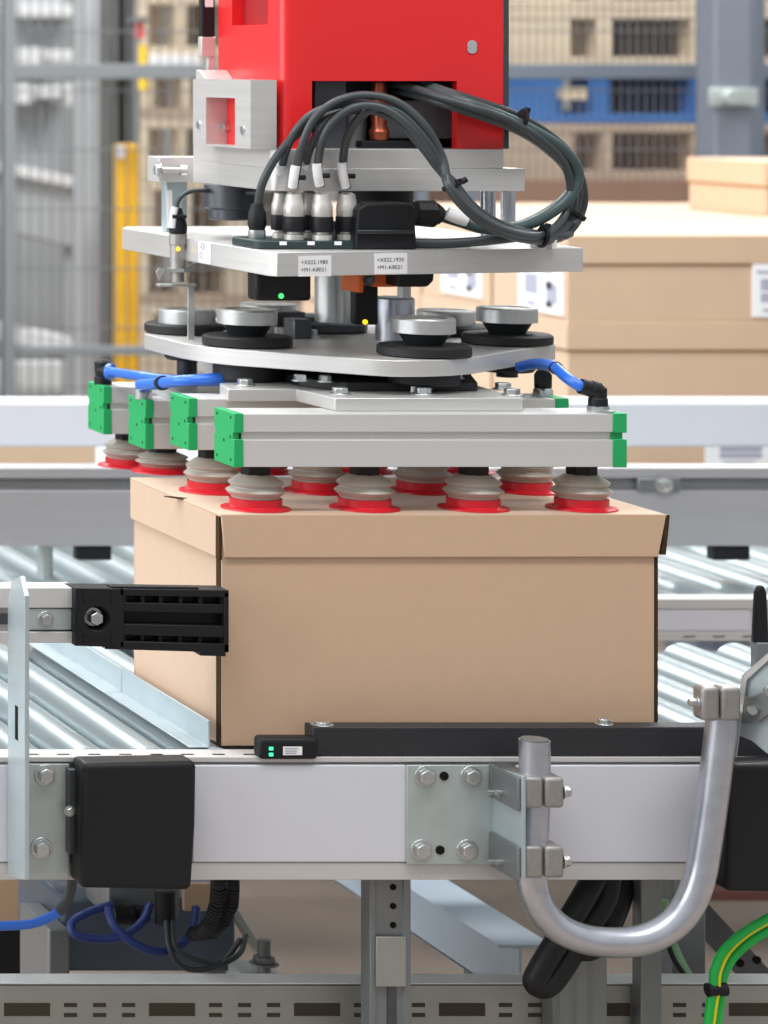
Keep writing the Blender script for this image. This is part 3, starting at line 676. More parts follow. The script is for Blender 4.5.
def tail(k):
    """the common run of the bundle on the right and back up into the arm; k offsets one cable from the next"""
    o = [(0, 0), (5, 4), (-5, 6), (1, -6), (-8, -1)][k]; dd = [0, .012, -.014, .02, -.022][k]
    pts = [(453, 186, 4.03), (474, 211, 4.03), (503, 229, 4.05), (535, 237, 4.08), (562, 233, 4.12), (578, 216, 4.15), (584, 192, 4.15), (576, 163, 4.14), (551, 139, 4.12), (520, 121, 4.10), (487, 109, 4.095), (450, 97, 4.11), (422, 88, 4.16), (400, 84, 4.22)]
    return [P(u - 5 * (i > 3) + o[0] * (.55 if i < 4 else 1), v + o[1] * (.6 if i < 4 else 1), d + dd * (1 if i < 11 else .4)) for i, (u, v, d) in enumerate(pts)]
PLUG_G = 'sensor cables plugged into the junction box'
CAB = [(257, 4.13, None, [(258, 205, 4.13), (263, 182, 4.12), (280, 152, 4.11), (306, 127, 4.10), (335, 113, 4.09), (365, 106, 4.09), (392, 115, 4.07), (412, 133, 4.05), (432, 160, 4.04)], 0, 'dark cable from the leftmost black plug on the socket block'),
       (282, 4.15, (283, 175), [(283, 186, 4.15), (282, 168, 4.13), (287, 148, 4.11), (298, 128, 4.09), (316, 112, 4.08), (343, 104, 4.07), (370, 104, 4.06), (398, 114, 4.05), (420, 138, 4.04), (435, 162, 4.04)], 1, 'dark cable from the second plug, silver, partly behind the third'),
       (294, 4.11, (294, 177), [(294, 188, 4.11), (297, 168, 4.10), (303, 143, 4.08), (315, 118, 4.07), (337, 101, 4.06), (366, 95, 4.05), (397, 102, 4.04), (424, 125, 4.03), (442, 157, 4.03)], 2, 'dark cable from the third plug, a silver one forming the highest arch'),
       (309, 4.15, (311, 180), [(309, 187, 4.15), (306, 167, 4.13), (310, 148, 4.11), (321, 130, 4.09), (340, 114, 4.07), (368, 110, 4.06), (398, 122, 4.05), (423, 148, 4.04), (438, 168, 4.04)], 3, 'dark cable from the fourth plug, half hidden behind the fifth'),
       (322, 4.10, (318, 172), [(321, 186, 4.10), (318, 166, 4.09), (322, 142, 4.07), (333, 122, 4.06), (355, 107, 4.05), (383, 108, 4.04), (410, 127, 4.03), (431, 156, 4.03), (444, 172, 4.03)], 4, 'dark cable from the fifth plug, silver with a white tag'),
       (347, 4.11, (344, 174), [(347, 188, 4.11), (343, 165, 4.10), (347, 138, 4.08), (360, 117, 4.06), (378, 108, 4.05), (400, 113, 4.04), (422, 135, 4.03), (440, 162, 4.03)], 2, 'dark cable from the sixth plug, the silver one nearest the black housing')]
for i, (u, d, tg, pts, tk, lb) in enumerate(CAB):
    x = X(u, d)
    c = thing('sensor_cable', lb, 'cable', (x, d, zj), PLUG_G)
    tl = tail(tk)
    if i == 5: tl = [p + Vector((.004, .006, .006)) for p in tl]
    part('jacket', B().tube([P(*p) for p in pts] + tl, .0056, 12, 6), M_CABLE, c)
    if tg is None:
        pg = part('plug', B().lathe([(.0105, 0), (.0115, .004), (.0115, .012), (.008, .013)], (x, d, zj), n=20), M_BOLT, c)
        part('boot', B().lathe([(.010, .012), (.0125, .02), (.0115, .035), (.0075, .048)], (x, d, zj), n=20), M_BLACK, c)
    else:
        pg = part('plug', B().lathe([(.0128, 0), (.0128, .007), (.0095, .008), (.0095, .012), (.0130, .031), (.0138, .033), (.0138, .047), (.0125, .05), (.0105, .062), (.005, .065)], (x, d, zj), n=24), M_PLUG, c, label='silver plug')
        part('ring', B().lathe([(.0142, .011), (.0148, .013), (.0148, .030), (.0142, .032)], (x, d, zj), n=24), M_BLACK, pg, label='black grip ring')
        p1 = P(pts[1][0], pts[1][1], pts[1][2] - .004)
        p0 = P(pts[0][0], pts[0][1] - 1, pts[0][2] - .006)
        part('tag', B().tube([p0 + Vector((-.003, -.003, 0)), (p0 + p1) / 2 + Vector((-.004, -.004, 0)), p1 + Vector((-.003, -.003, .003))], .0062), M_TAG, c, label='white cable tag')
        mid = (p0 + p1) / 2
        part('cable_tie', B().cyl(mid + Vector((-.004, -.003, 0)), mid + Vector((.012, -.003, 0)), .0034), M_BLACK, c)
pc = thing('power_cable', 'thick grey-green cable looping from the black plug housing into the arm', 'cable', P(500, 230, 4.11))
part('jacket', B().tube([P(440, 215, 4.115), (P(460, 221, 4.11)), P(485, 228, 4.10), P(515, 228, 4.10), P(546, 215, 4.12), P(570, 195, 4.13), P(577, 172, 4.13), P(562, 150, 4.12), P(530, 130, 4.10), P(497, 115, 4.09), P(462, 102, 4.09), P(430, 90, 4.14), P(400, 82, 4.22)], .0088, 16, 8), M_CABLEG, pc)
part('tag', B().tube([P(447, 213, 4.105), P(457, 217, 4.102), P(467, 220, 4.1)], .0095), M_TAG, pc, label='white cable tag')
lc = thing('flat_lying_cable', 'dark cable lying along the upper plate right of the plug housing', 'cable', P(470, 245, 4.1))
part('jacket', B().tube([P(410, 243, 4.11), P(440, 243.5, 4.10), P(470, 242, 4.09), P(500, 239, 4.08), P(530, 236, 4.09), P(560, 236, 4.12), P(569, 233, 4.15)], .0068), M_CABLE, lc)
part('cable_clip', B().box(X(541, 4.1), X(546, 4.1), 4.1, 4.13, UP1, UP1 + .011).box(X(552, 4.1), X(557, 4.1), 4.1, 4.13, UP1, UP1 + .012).box(X(540, 4.1), X(561, 4.1), 4.11, 4.13, UP1, UP1 + .003), M_TAG, lc, label='white cable clip')
TIE_G = 'black cable ties on the bundle'
for (u, v, d, dx, dz, r_, lb) in ((453, 185, 4.03, .018, .010, .0135, 'black cable tie on the descending bundle left of the loop'),
                                  (570, 212, 4.14, .017, -.010, .016, 'black cable tie on the right bend of the cable loop'),
                                  (543, 236, 4.085, .003, .016, .015, 'black cable tie at the bottom of the cable loop'),
                                  (521, 121, 4.10, .005, .015, .016, 'black cable tie on the loop beside the red arm')):
    c = P(u, v, d); a = Vector((dx, 0, dz)).normalized(); ax = Vector((-a.z, 0, a.x))
    solo('cable_tie', B().lathe([(r_, -.0022), (r_ + .0015, -.002), (r_ + .0015, .002), (r_, .0022)], c, ax, 24).cyl(c + a * (r_ - .004) + Vector((0, -.008, 0)), c + a * (r_ + .003) + Vector((0, -.008, 0)), .004), M_BLACK, lb, 'cable tie', TIE_G)

# ================================================================== BLUE AIR HOSES
def hose(label, pts, r=.0075, elbow=None, ehose=None):
    h = thing('air_hose', label, 'hose', pts[0], 'blue air hoses of the gripper')
    part('tube', B().tube(pts, r, 14, 8), M_HOSE, h)
    return h
z4, z3 = BARS[3][2], BARS[2][2]
h = hose('blue air hose from the rearmost beam, upper one at far left', [P(107, 371, 4.535), P(118, 373, 4.50), P(140, 376, 4.42), P(165, 379.5, 4.36), P(195, 381, 4.31), P(225, 381, 4.28), P(250, 380, 4.28)])
ex_ = X(103, 4.545)
part('elbow', B().lathe([(.013, 0), (.013, .012), (.011, .013), (.0125, .024), (.0125, .034), (.008, .038)], (ex_, 4.545, z4), n=20).cyl((ex_ - .003, 4.545, Z(371, 4.545)), P(111, 371.5, 4.53), .0115, .0105), M_BLACK, h, .001, 'black elbow fitting')
part('collar', B().cyl(P(108, 371.3, 4.533), P(112, 372, 4.528), .0125), M_HOSE, h)
h = hose('blue air hose from third beam, lower one crossing in front', [P(140, 385, 4.385), P(155, 384, 4.34), P(180, 381, 4.27), P(205, 379.5, 4.25), P(226, 378, 4.25), P(247, 377.5, 4.27)], .0082)
part('elbow', B().lathe([(.013, 0), (.013, .010), (.010, .014)], (X(143, 4.39), 4.39, z3), n=20), M_BOLT, h)
part('cable_tie', B().cyl(P(161, 383.2, 4.325), P(163.5, 382.9, 4.315), .0105), M_BLACK, h)
h = hose('blue air hose on the right end of the front beam', [P(519, 367, 4.18), P(530, 364.5, 4.16), P(545, 364, 4.12), P(556, 368, 4.08), P(566, 377, 4.05), P(578, 385, 4.035), P(586, 388, 4.035)])
ex_ = X(598, 4.035)
part('elbow', B().cyl(P(580, 386, 4.035), P(592, 389.5, 4.035), .0105).cyl(P(590, 388.5, 4.035), P(599, 391, 4.035), .0115).lathe([(.0125, 0), (.0125, .010), (.011, .012), (.0115, .024), (.006, .029)], (ex_, 4.035, BARS[0][2] + .006), n=20), M_BLACK, h, .001, 'black elbow fitting')
part('base_nut', B().lathe([(.014, 0), (.014, .007)], (ex_, 4.035, BARS[0][2]), n=6).lathe([(.012, 0), (.012, .003)], (X(606, 4.01), 4.012, BARS[0][2]), n=6), M_BOLT, h)
part('dark_band', B().cyl(P(555, 367, 4.085), P(557, 369, 4.08), .0088), M_BLACK, h)
ef = thing('elbow_fitting', 'black push-in elbow fitting on second beam near its right end', 'fitting', (X(543, 4.2), 4.2, BARS[1][2]))
part('nut', B().lathe([(.013, 0), (.013, .008), (.011, .011)], (X(543, 4.2), 4.2, BARS[1][2]), n=16), M_BOLT, ef)
part('elbow', B().lathe([(.0095, .010), (.0115, .012), (.0115, .03), (.007, .037)], (X(543, 4.2), 4.2, BARS[1][2]), n=20).cyl(P(543, 377, 4.2), P(543, 378, 4.17), .0115), M_BLACK, ef, .001)

# ================================================================== REAR RAILS
rl = thing('slotted_guide_rail', 'grey slotted guide rail behind the carton above the rear rollers', 'rail', (2.4, 5.33, .79))
dr = 5.30
part('profile', B().prism([(dr, Z(546, dr)), (dr, Z(491, dr)), (dr + .012, Z(490, dr)), (dr + .012, Z(479, dr)), (dr, Z(478, dr)), (dr, Z(468, dr)), (dr + .06, Z(468, dr)), (dr + .06, Z(546, dr))], 'x', 1.35, 3.5), M_RAIL, rl, .001)
part('slot_lining', B().box(1.36, 3.49, dr + .008, dr + .0125, Z(488, dr), Z(481, dr)), M_GREYST, rl)
b = B()
for u0, u1 in ((78, 113), (715, 752)): b = part('rail_foot', B().box(X(u0, dr), X(u1, dr), dr + .005, dr + .03, Z(561, dr), Z(546.5, dr)), M_BLACK, rl, .003) and b
st = part('slot_stop', B().box(X(638, dr - .004), X(681, dr - .004), dr - .006, dr + .01, Z(491, dr), Z(478, dr)), M_GREYST, rl, .002)
part('bolt', B().bolt(P(664, 485, dr - .006), (0, -1, 0), .012, .008), M_BOLT, st)
solo('rail_post', B().box(X(42, 5.34), X(49, 5.34), 5.335, 5.37, .62, Z(546.5, 5.33)).box(X(49, 5.34), X(55, 5.34), 5.35, 5.37, .62, Z(546.5, 5.33)), M_GALV, 'narrow zinc post between the slotted rail and guide arm at left', 'post', bevel=.001)
ur = thing('upper_guide_rail', 'broad white rail across the picture behind the suction beams', 'rail', (2.8, 6.0, .86))
part('profile', B().prism([(5.98, Z(447, 5.98)), (5.98, Z(403, 5.98)), (5.99, Z(401, 5.98)), (6.06, Z(401, 5.98)), (6.06, Z(447, 5.98))], 'x', 1.5, 3.7), M_BEAM, ur, .004)
for x in (1.62, 3.55): part('support', B().box(x, x + .05, 6.062, 6.09, .5, Z(410, 6.06)), M_GALV, ur, .001)

# ================================================================== STACKED CARTONS
CW, CD, CH = .584, .352, (Z(235, 6.3) - .739) / 3
STK = 'cartons stacked on the platform behind'
pf = thing('stacking_platform', 'low grey platform hidden behind the white rail carrying the cartons', 'platform', (3.0, 7.0, 0))
part('top', B().box(1.4, 4.6, 6.26, 8.0, .70, .738), M_MACH, pf, .003)
for x in (1.5, 4.4):
    for y in (6.4, 7.8): part('leg', B().box(x, x + .08, y, y + .08, 0, .70), M_MACH, pf, .002)
def stacked(x, d, zb, h, w, dep, label, lid_h=.060, fl=None, sl=None, rot=0):
    c = thing('carton', label, 'carton', (x + w / 2, d + dep / 2, zb), STK)
    ctr = Vector((x + w / 2, d + dep / 2, zb))
    def R(b): return b.rot(rot, ctr) if rot else b
    part('body', R(B().box(x + .004, x + w - .004, d + .004, d + dep - .004, zb, zb + h - .003)), M_CARD2, c, .002)
    part('lid', R(B().box(x, x + w, d, d + dep, zb + h - lid_h, zb + h)), M_CARD2, c, .002)
    part('seam', R(B().box(x + .002, x + w - .002, d + .002, d + dep - .002, zb + h - lid_h - .004, zb + h - lid_h)), M_SEAM, c)
    if fl:                                       # label on the front face
        lx0, lx1, lz0, lz1 = fl
        s = part('sticker', R(B().box(lx0, lx1, d + .0005, d + .004, lz0, lz1)), M_TAG, c, label='white shipping label')
        b = B(); W, Hh = lx1 - lx0, lz1 - lz0
        for (a, q, e, f) in ((.2, .80, .5, .72), (.2, .8, .28, .45), (.25, .7, .10, .16), (.1, .6, .82, .88)): b.box(lx0 + W * a, lx0 + W * q, d - .0003, d + .001, lz0 + Hh * e, lz0 + Hh * f)
        part('print', R(b), M_INKL, s)
    if sl:                                       # label on the left face
        y0, y1, lz0, lz1 = sl
        s = part('sticker', R(B().box(x + .0005, x + .005, y0, y1, lz0, lz1)), M_TAG, c, label='white shipping label')
        W, Hh = y1 - y0, lz1 - lz0
        b = B()
        for (a, q, e, f) in ((.55, .85, .35, .75), (.2, .48, .80, .9), (.1, .35, .2, .6), (.6, .8, .1, .2)): b.box(x - .0003, x + .001, y0 + W * a, y0 + W * q, lz0 + Hh * e, lz0 + Hh * f)
        part('print', R(b), M_INKL, s)
        for (a, q, e, f) in ((.22, .36, .48, .64), (.22, .36, .12, .24)): part('print_block', R(B().box(x - .0004, x + .001, y0 + W * a, y0 + W * q, lz0 + Hh * e, lz0 + Hh * f)), M_INK, s)
xs = X(567, 6.3)
zA0 = .739
rows = ['front', 'second', 'third', 'fourth']
lay = ['bottom', 'middle', 'top']
for r in range(4):
    for l in range(3):
        if r >= 2 and l < 2: continue
        d = 6.3 + r * .358
        fl = sl = None
        zb = zA0 + l * CH
        if r == 0 and l == 2: fl = (X(753, 6.3), X(792, 6.3), Z(317, 6.3), Z(264, 6.3)); sl = (6.323, 6.52, zb + .010, zb + .116)
        if r == 1 and l == 2: sl = (6.70, 6.90, zb + .016, zb + .116)
        if r == 0 and l == 0: fl = (X(706, 6.3), X(776, 6.3), zb + .06, zb + .115)
        lb = {(0, 2): 'top front carton of the stack behind, with a barcode label at right edge', (0, 1): 'middle front carton of the stack, just above the white rail',
              (0, 0): 'bottom front carton of the stack, seen through the gap under the white rail', (1, 2): 'top carton of second row, its labelled side seen under the upper plate',
              (1, 1): 'middle carton of the second row behind the damper knobs', (1, 0): 'bottom carton of the second row, hidden behind the white rail',
              (2, 2): 'top carton of the third row from the front', (3, 2): 'top carton of the rear row, in front of the fence'}[(r, l)]
        stacked(xs, d, zb, CH - .0006, CW, CD, lb, fl=fl, sl=sl)
# fill under rows 3,4 (hidden) with two tall cartons so that the stack stands on something
for r in (2, 3):
    stacked(xs, 6.3 + r * .358, zA0, CH * 2 - .0006, CW, CD, 'tall hidden carton beneath the %s row of the stack' % rows[r])
for r in range(4):
    stacked(xs + CW + .004, 6.3 + r * .358, zA0 + 2 * CH, CH - .0006, CW, CD, 'top carton of the right hand column, %s row, its top seen behind the front stack' % rows[r])
    stacked(xs + CW + .004, 6.3 + r * .358, zA0, CH * 2 - .0006, CW, CD, 'tall hidden carton under the right hand column, %s row' % rows[r])
stacked(X(765, 7.05), 7.05, zA0 + CH * 3, .128, .46, .352, 'single carton lying on top of stack at upper right', lid_h=.058)
# low carton left of the gripper behind the rail
stacked(X(-60, 6.3), 6.3, zA0, Z(447 - 8, 6.3) - zA0, X(96, 6.3) - X(-60, 6.3), CD, 'low carton at left, seen in the gap under the white rail')

# ================================================================== FENCE, COLUMNS, BOLLARD
DF = 8.6
def fence(name_l, u0, u1, pitch, mrail):
    x0, x1 = X(u0, DF), X(u1, DF)
    f = thing('fence_panel', name_l, 'fence', ((x0 + x1) / 2, DF, 0))
    part('rail', B().box(x0, x1, DF - .02, DF + .02, Z(79, DF), Z(64, DF)), mrail, f, .003)
    part('rail', B().box(x0, x1, DF - .012, DF + .012, Z(355, DF), Z(346, DF)), mrail, f, .002)
    part('rail', B().box(x0, x1, DF - .02, DF + .02, .08, .12), mrail, f, .003)
    part('rail', B().box(x0, x1, DF - .02, DF + .02, 2.16, 2.2), mrail, f, .003)
    part('post', B().box(x0 - .016, x0 + .016, DF - .022, DF + .022, 0, 2.21), mrail, f, .003)
    part('post', B().box(x1 - .016, x1 + .016, DF - .022, DF + .022, 0, 2.21), mrail, f, .003)
    b = B(); n = int((x1 - x0) / pitch)
    for k in range(n): b.box(x0 + k * pitch, x0 + k * pitch + .0034, DF + .003, DF + .007, .1, 2.18)
    for k in range(12): b.box(x0, x1, DF - .001, DF + .003, .2 + k * .17, .204 + k * .17)
    part('mesh', b, M_WIRE, f)
fence('grey mesh fence panel at the left edge of the picture', -260, -10, .028, M_FENCEL)
fence('grey mesh fence panel crossing behind yellow post and red arm', 8, 400, .031, M_FENCEL)
fence('blue-grey mesh fence panel behind the cable loop and blue pallet', 420, 718, .024, M_FENCE)
fence('grey mesh fence panel right of the blue-grey column', 756, 900, .023, M_FENCE)
sc_ = thing('steel_column', 'blue-grey square steel column at upper right behind the cartons', 'column', (X(722, 8.35), 8.4, 0))
cx0, cx1 = X(715, 8.3), X(752, 8.3)
part('shaft', B().box(cx0, cx1, 8.3, 8.40, 0, 2.6), M_COLM, sc_, .006)
part('base_plate', B().box(cx0 - .05, cx1 + .05, 8.25, 8.48, 0, .012), M_COLM, sc_, .002)
part('clamp', B().box(cx0 - .02, cx1 + .01, 8.285, 8.30, Z(106, 8.3), Z(88, 8.3)).cyl((X(728, 8.29), 8.285, Z(97, 8.29)), (X(728, 8.29), 8.26, Z(97, 8.29)), .022), M_GALV, sc_, .003, 'bright clamp')
dc = thing('building_column', 'dark grey steel column left of the yellow post', 'column', (X(118, 9.4), 9.4, 0))
part('web', B().box(X(104, 9.4), X(134, 9.4), 9.40, 9.42, 0, 3), M_COLD, dc)
part('flange', B().box(X(108, 9.3), X(114, 9.3), 9.3, 9.55, 0, 3), M_COLD, dc)
part('flange', B().box(X(132, 9.3), X(136, 9.3), 9.3, 9.55, 0, 3), M_COLD, dc)
lcx = thing('pale_column', 'pale grey steel post left of the dark column', 'column', (X(92, 9.2), 9.2, 0))
part('shaft', B().box(X(84, 9.2), X(100, 9.2), 9.2, 9.3, 0, 3), M_MACH, lcx, .004)
yp = thing('yellow_post', 'yellow guard post standing behind fence left of the gripper', 'post', (X(124, 8.9), 8.9, 0))
part('post', B().box(X(113, 8.9), X(125, 8.9), 8.86, 8.9, 0, Z(144, 8.9)).box(X(123, 8.9), X(137, 8.9), 8.87, 8.93, 0, Z(144, 8.9)), M_YELP, yp, .006)
part('reflector', B().box(X(115, 8.86), X(124, 8.86), 8.853, 8.86, Z(158, 8.86), Z(145, 8.86)), M_TAG, yp, .001)
part('foot', B().box(X(105, 8.9), X(145, 8.9), 8.80, 8.98, 0, .012), M_YELP, yp)
sl_ = thing('signal_light', 'red and yellow signal lamp beside the dark column', 'lamp', (X(140, 9.1), 9.1, .0))
part('pole', B().cyl((X(136, 9.1), 9.1, 0), (X(136, 9.1), 9.1, 1.76), .012), M_GREYST, sl_)
part('lens', B().cyl((X(138.5, 9.1), 9.1, Z(38, 9.1)), (X(138.5, 9.1), 9.1, Z(22, 9.1)), .017), mat('red_lens', (225, 60, 60), .4), sl_, label='red lens')
part('lens', B().cyl((X(141, 9.1), 9.1, Z(90, 9.1)), (X(141, 9.1), 9.1, Z(45, 9.1)), .019), mat('yellow_lens', (245, 205, 60), .4), sl_, label='yellow lens')
part('cap', B().cyl((X(138.5, 9.1), 9.1, Z(22, 9.1)), (X(138.5, 9.1), 9.1, Z(17, 9.1)), .03), M_GREYST, sl_)

# ================================================================== PALLETS
PAL_R = 'pallets behind the fence at upper right'
def pallet(x0, d, z0, w, dep, h, m, label, group, blocks, mb=None):
    p = thing('pallet', label, 'pallet', (x0 + w / 2, d + dep / 2, z0), group)
    mb = mb or m
    b = B()
    n = 5
    for k in range(n): b.box(x0, x0 + w, d + k * dep / n + (.004 if k else 0), d + (k + .86) * dep / n, z0 + h * .84, z0 + h * .99)
    part('top_deck', b, m, p, .002)
    for (a, c) in blocks:
        for y in (d + .003, d + dep * .45, d + dep - .1):
            part('block', B().box(a, c, y, y + .095, z0 + h * .16, z0 + h * .84), mb, p, .002)
    b = B()
    for y in (d, d + dep * .44, d + dep - .11): b.box(x0, x0 + w, y, y + .11, z0, z0 + h * .16)
    part('bottom_board', b, m, p, .002)
DPR = 9.3
pit = 57 * DPR / F
zr = Z(180, DPR)
xw0, xw1 = X(495, DPR), X(900, DPR)
bl = lambda a, b_, c: [(X(a, DPR), X(b_, DPR)), (X(b_ + 27, DPR), X(c, DPR)), (X(693, DPR), X(760, DPR)), (X(820, DPR), X(899, DPR))]
plabels = [('grey-brown wooden pallet under the blue one at upper right', M_WOODD, bl(498, 575, 613)), ('blue painted pallet behind the fence rail at upper right', M_BLUEW, bl(497, 564, 610)),
           ('pale wooden pallet just above the blue one', M_WOOD, bl(500, 571, 614)), ('pale wooden pallet second above the blue one at the picture top', M_WOOD, bl(500, 571, 614))]
for k, (lb, m_, bb) in enumerate(plabels):
    pallet(xw0, DPR, zr + k * pit, xw1 - xw0, .8, pit - .001, m_, lb, PAL_R, bb)
solo('wood_offcut', B().box(X(562, DPR - .03), X(589, DPR - .03), DPR - .022, DPR - .001, zr + pit * 1.42, zr + pit * 1.62), M_WOOD, 'short pale wood piece across the blue pallet opening', 'wood piece')
rk = thing('pallet_rack', 'brown rack beam and frame carrying the pallets at upper right', 'rack', (X(700, DPR), DPR + .4, 0))
part('beam', B().box(xw0 - .05, xw1 + .05, DPR - .01, DPR + .05, zr - .11, zr - .001).box(xw0 - .05, xw1 + .05, DPR + .72, DPR + .78, zr - .11, zr - .001), M_RUST, rk, .003)
for x in (xw0 - .1, xw1 + .05):
    for y in (DPR, DPR + .72): part('upright', B().box(x, x + .07, y, y + .06, 0, 2.6), M_COLM, rk, .003)
# left stack
DPL = 10.2
pl0, pl1 = X(136, DPL), X(420, DPL)
pitl = 62 * DPL / F
zl = Z(428, DPL)
ords = ['lowest', 'second lowest', 'third from bottom', 'fourth from bottom', 'fifth from bottom', 'sixth from bottom', 'seventh from bottom', 'topmost']
for k in range(8):
    bb = [(X(137, DPL), X(150 + (k % 2) * 4, DPL)), (X(176 + (k % 3) * 3, DPL), X(187 + (k % 2) * 4, DPL)), (X(228, DPL), X(250, DPL)), (X(300, DPL), X(320, DPL)), (X(395, DPL), X(419, DPL))]
    pallet(pl0, DPL, zl + k * pitl, pl1 - pl0, .5, pitl - .001, (M_WOOD, M_WOOD, M_WOODD)[k % 3], 'wooden pallet in stack left of the red arm, %s in view' % ords[k], 'pallets stacked left of the red arm', bb, M_WOOD)
rk2 = thing('pallet_rack', 'brown rack frame carrying the pallet stack left of the red arm', 'rack', ((pl0 + pl1) / 2, DPL + .4, 0))
part('beam', B().box(pl0 - .05, pl1 + .05, DPL - .01, DPL + .05, zl - .11, zl - .001).box(pl0 - .05, pl1 + .05, DPL + .44, DPL + .50, zl - .11, zl - .001), M_RUST, rk2, .003)
for x in (pl0 - .05, pl1):
    for y in (DPL + .08, DPL + .38): part('upright', B().box(x, x + .06, y, y + .06, 0, zl - .11), M_COLM, rk2, .003)
solo('white_film', B().box(X(138, DPL - .02), X(200, DPL - .02), DPL - .03, DPL - .002, zl + 5 * pitl + .17, zl + 5 * pitl + .215), M_TAG, 'strip of white wrapping film over a pallet edge left of arm', 'film', bevel=.004)

# ================================================================== MACHINERY BEHIND THE LEFT FENCE
ca = thing('control_cabinet', 'tall grey machine cabinet behind the fence at the left edge', 'cabinet', (X(40, 11.5), 11.8, 0))
part('body', B().box(X(-120, 11.5), X(84, 11.5), 11.5, 12.1, 0, 1.15).box(X(-120, 11.5), X(84, 11.5), 11.7, 12.1, 1.15, 2.4), M_MACH, ca, .01)
for (u0, u1, v0, v1) in ((18, 84, 5, 17), (20, 40, 48, 64), (44, 72, 50, 62), (14, 30, 84, 104), (34, 60, 86, 98), (64, 76, 84, 106)):
    part('panel', B().box(X(u0, 11.5), X(u1, 11.5), 11.46, 11.7, Z(v1, 11.5), Z(v0, 11.5)), M_MACHL, ca, .004, 'white panel')
cv = thing('incline_conveyor', 'grey inclined conveyor with pale edge behind left fence', 'conveyor', (X(45, 10.5), 10.7, 0))
part('bed', B().prism([(X(-60, 10.5), Z(150, 10.5)), (X(-60, 10.5), Z(215, 10.5)), (X(86, 10.5), Z(250, 10.5)), (X(86, 10.5), Z(184, 10.5))], 'y', 10.55, 10.9), M_MACH, cv, .004)
part('edge', B().prism([(X(-60, 10.5), Z(150, 10.5)), (X(-60, 10.5), Z(161, 10.5)), (X(86, 10.5), Z(190, 10.5)), (X(86, 10.5), Z(179, 10.5))], 'y', 10.5, 10.56), M_MACHL, cv, .004, 'pale edge')
for u in (-40, 66): part('leg', B().box(X(u, 10.6), X(u + 10, 10.6), 10.6, 10.66, 0, Z(215, 10.6)), M_MACH, cv, .003)
wc = thing('floor_conveyor', 'low pale conveyor section behind the fence at left', 'conveyor', (X(40, 9.8), 10.0, 0))
part('side', B().prism([(X(-60, 9.8), Z(312, 9.8)), (X(-60, 9.8), Z(332, 9.8)), (X(72, 9.8), Z(352, 9.8)), (X(72, 9.8), Z(338, 9.8))], 'y', 9.8, 10.0), M_MACHL, wc, .004)
part('guard', B().box(X(-60, 9.75), X(64, 9.75), 9.75, 9.8, Z(392, 9.75), Z(362, 9.75)), M_MACHL, wc, .004)
for u in (-30, 50): part('leg', B().box(X(u, 9.9), X(u + 10, 9.9), 9.86, 9.92, 0, Z(352, 9.9)), M_MACH, wc, .003)

# ================================================================== UNDER THE CONVEYOR
LG = thing('support_leg', 'grey steel support leg under the white beam at centre', 'leg', (X(388, 3.98), 4.0, 0))
dl = 3.975
part('channel', B().prism([(X(370, dl), dl + .03), (X(370, dl), dl), (X(376, dl), dl), (X(376, dl), dl + .003), (X(404, dl), dl + .003), (X(404, dl), dl), (X(411, dl), dl), (X(411, dl), dl + .03)], 'z', 0, BB - .0005), M_GREYST, LG, .001)
part('splice_plate', B().box(X(376, dl - .003), X(406, dl - .003), dl - .004, dl - .0005, Z(986, dl), Z(936, dl)), M_TRAY, LG, .001)
b = B()
for v in (887, 906, 925): b.lathe([(.0042, 0), (.0042, .001)], P(393, v, dl + .003), (0, -1, 0), 16)
part('hole', b, M_HOLE, LG)
part('slot', B().box(X(388, dl), X(397, dl), dl + .001, dl + .0035, Z(1100, dl), Z(987, dl)), M_DARKST, LG)
cr = thing('cable_tray', 'long horizontal tray of slotted steel along the bottom edge', 'cable tray', (2.0, 4.1, .3))
dt = 4.06
part('side', B().box(.9, 2.6, dt, dt + .003, Z(1090, dt), Z(984, dt)).box(.9, 2.6, dt, dt + .020, Z(986, dt), Z(984, dt)), M_TRAY, cr, .0006)
part('top_lip', B().box(.9, 2.6, dt - .002, dt + .04, Z(984, dt), Z(982.5, dt)), M_MACHL, cr, .0005)
bl_, bs_ = [], []
b = B()
def slotd(u0, u1, v0, v1): part('slot', B().box(X(u0, dt), X(u1, dt), dt - .0006, dt + .002, Z(v1, dt), Z(v0, dt)), M_SLOT, cr)
for k in range(0, 6):
    a = 4 + k * 145
    slotd(a, a + 46, 1003, 1016)
    for j in (0, 1, 2):
        for (v0, v1) in ((1003, 1007), (1013, 1017)): slotd(a + 60 + j * 29, a + 73 + j * 29, v0, v1)
for k in range(5): part('foot', B().box(1.05 + k * .32, 1.09 + k * .32, dt + .004, dt + .034, 0, Z(1060, dt)), M_GREYST, cr)
# floor-level channel running into the depth
xc = X(443, 4.6)
ch = thing('floor_channel', 'pale blue steel channel running away under the conveyor', 'channel', (xc + .04, 5.0, .2))
part('web', B().prism([(xc, Z(955, 4.6)), (xc + .004, Z(955, 4.6)), (xc + .004, Z(955, 4.6) + .085), (xc, Z(955, 4.6) + .085)], 'y', 4.35, 6.2), M_PALEB, ch, .0006)
part('flange', B().prism([(xc, Z(955, 4.6) + .0005), (xc + .05, Z(955, 4.6) + .0005), (xc + .05, Z(955, 4.6) + .004), (xc, Z(955, 4.6) + .004)], 'y', 4.35, 6.2).prism([(xc - .03, Z(955, 4.6) + .085), (xc + .05, Z(955, 4.6) + .085), (xc + .05, Z(955, 4.6) + .089), (xc - .03, Z(955, 4.6) + .089)], 'y', 4.35, 6.2), M_PALEB, ch, .0006)
for y in (4.5, 6.0): part('foot', B().box(xc + .005, xc + .04, y, y + .04, 0, Z(955, 4.6)), M_GREYST, ch)
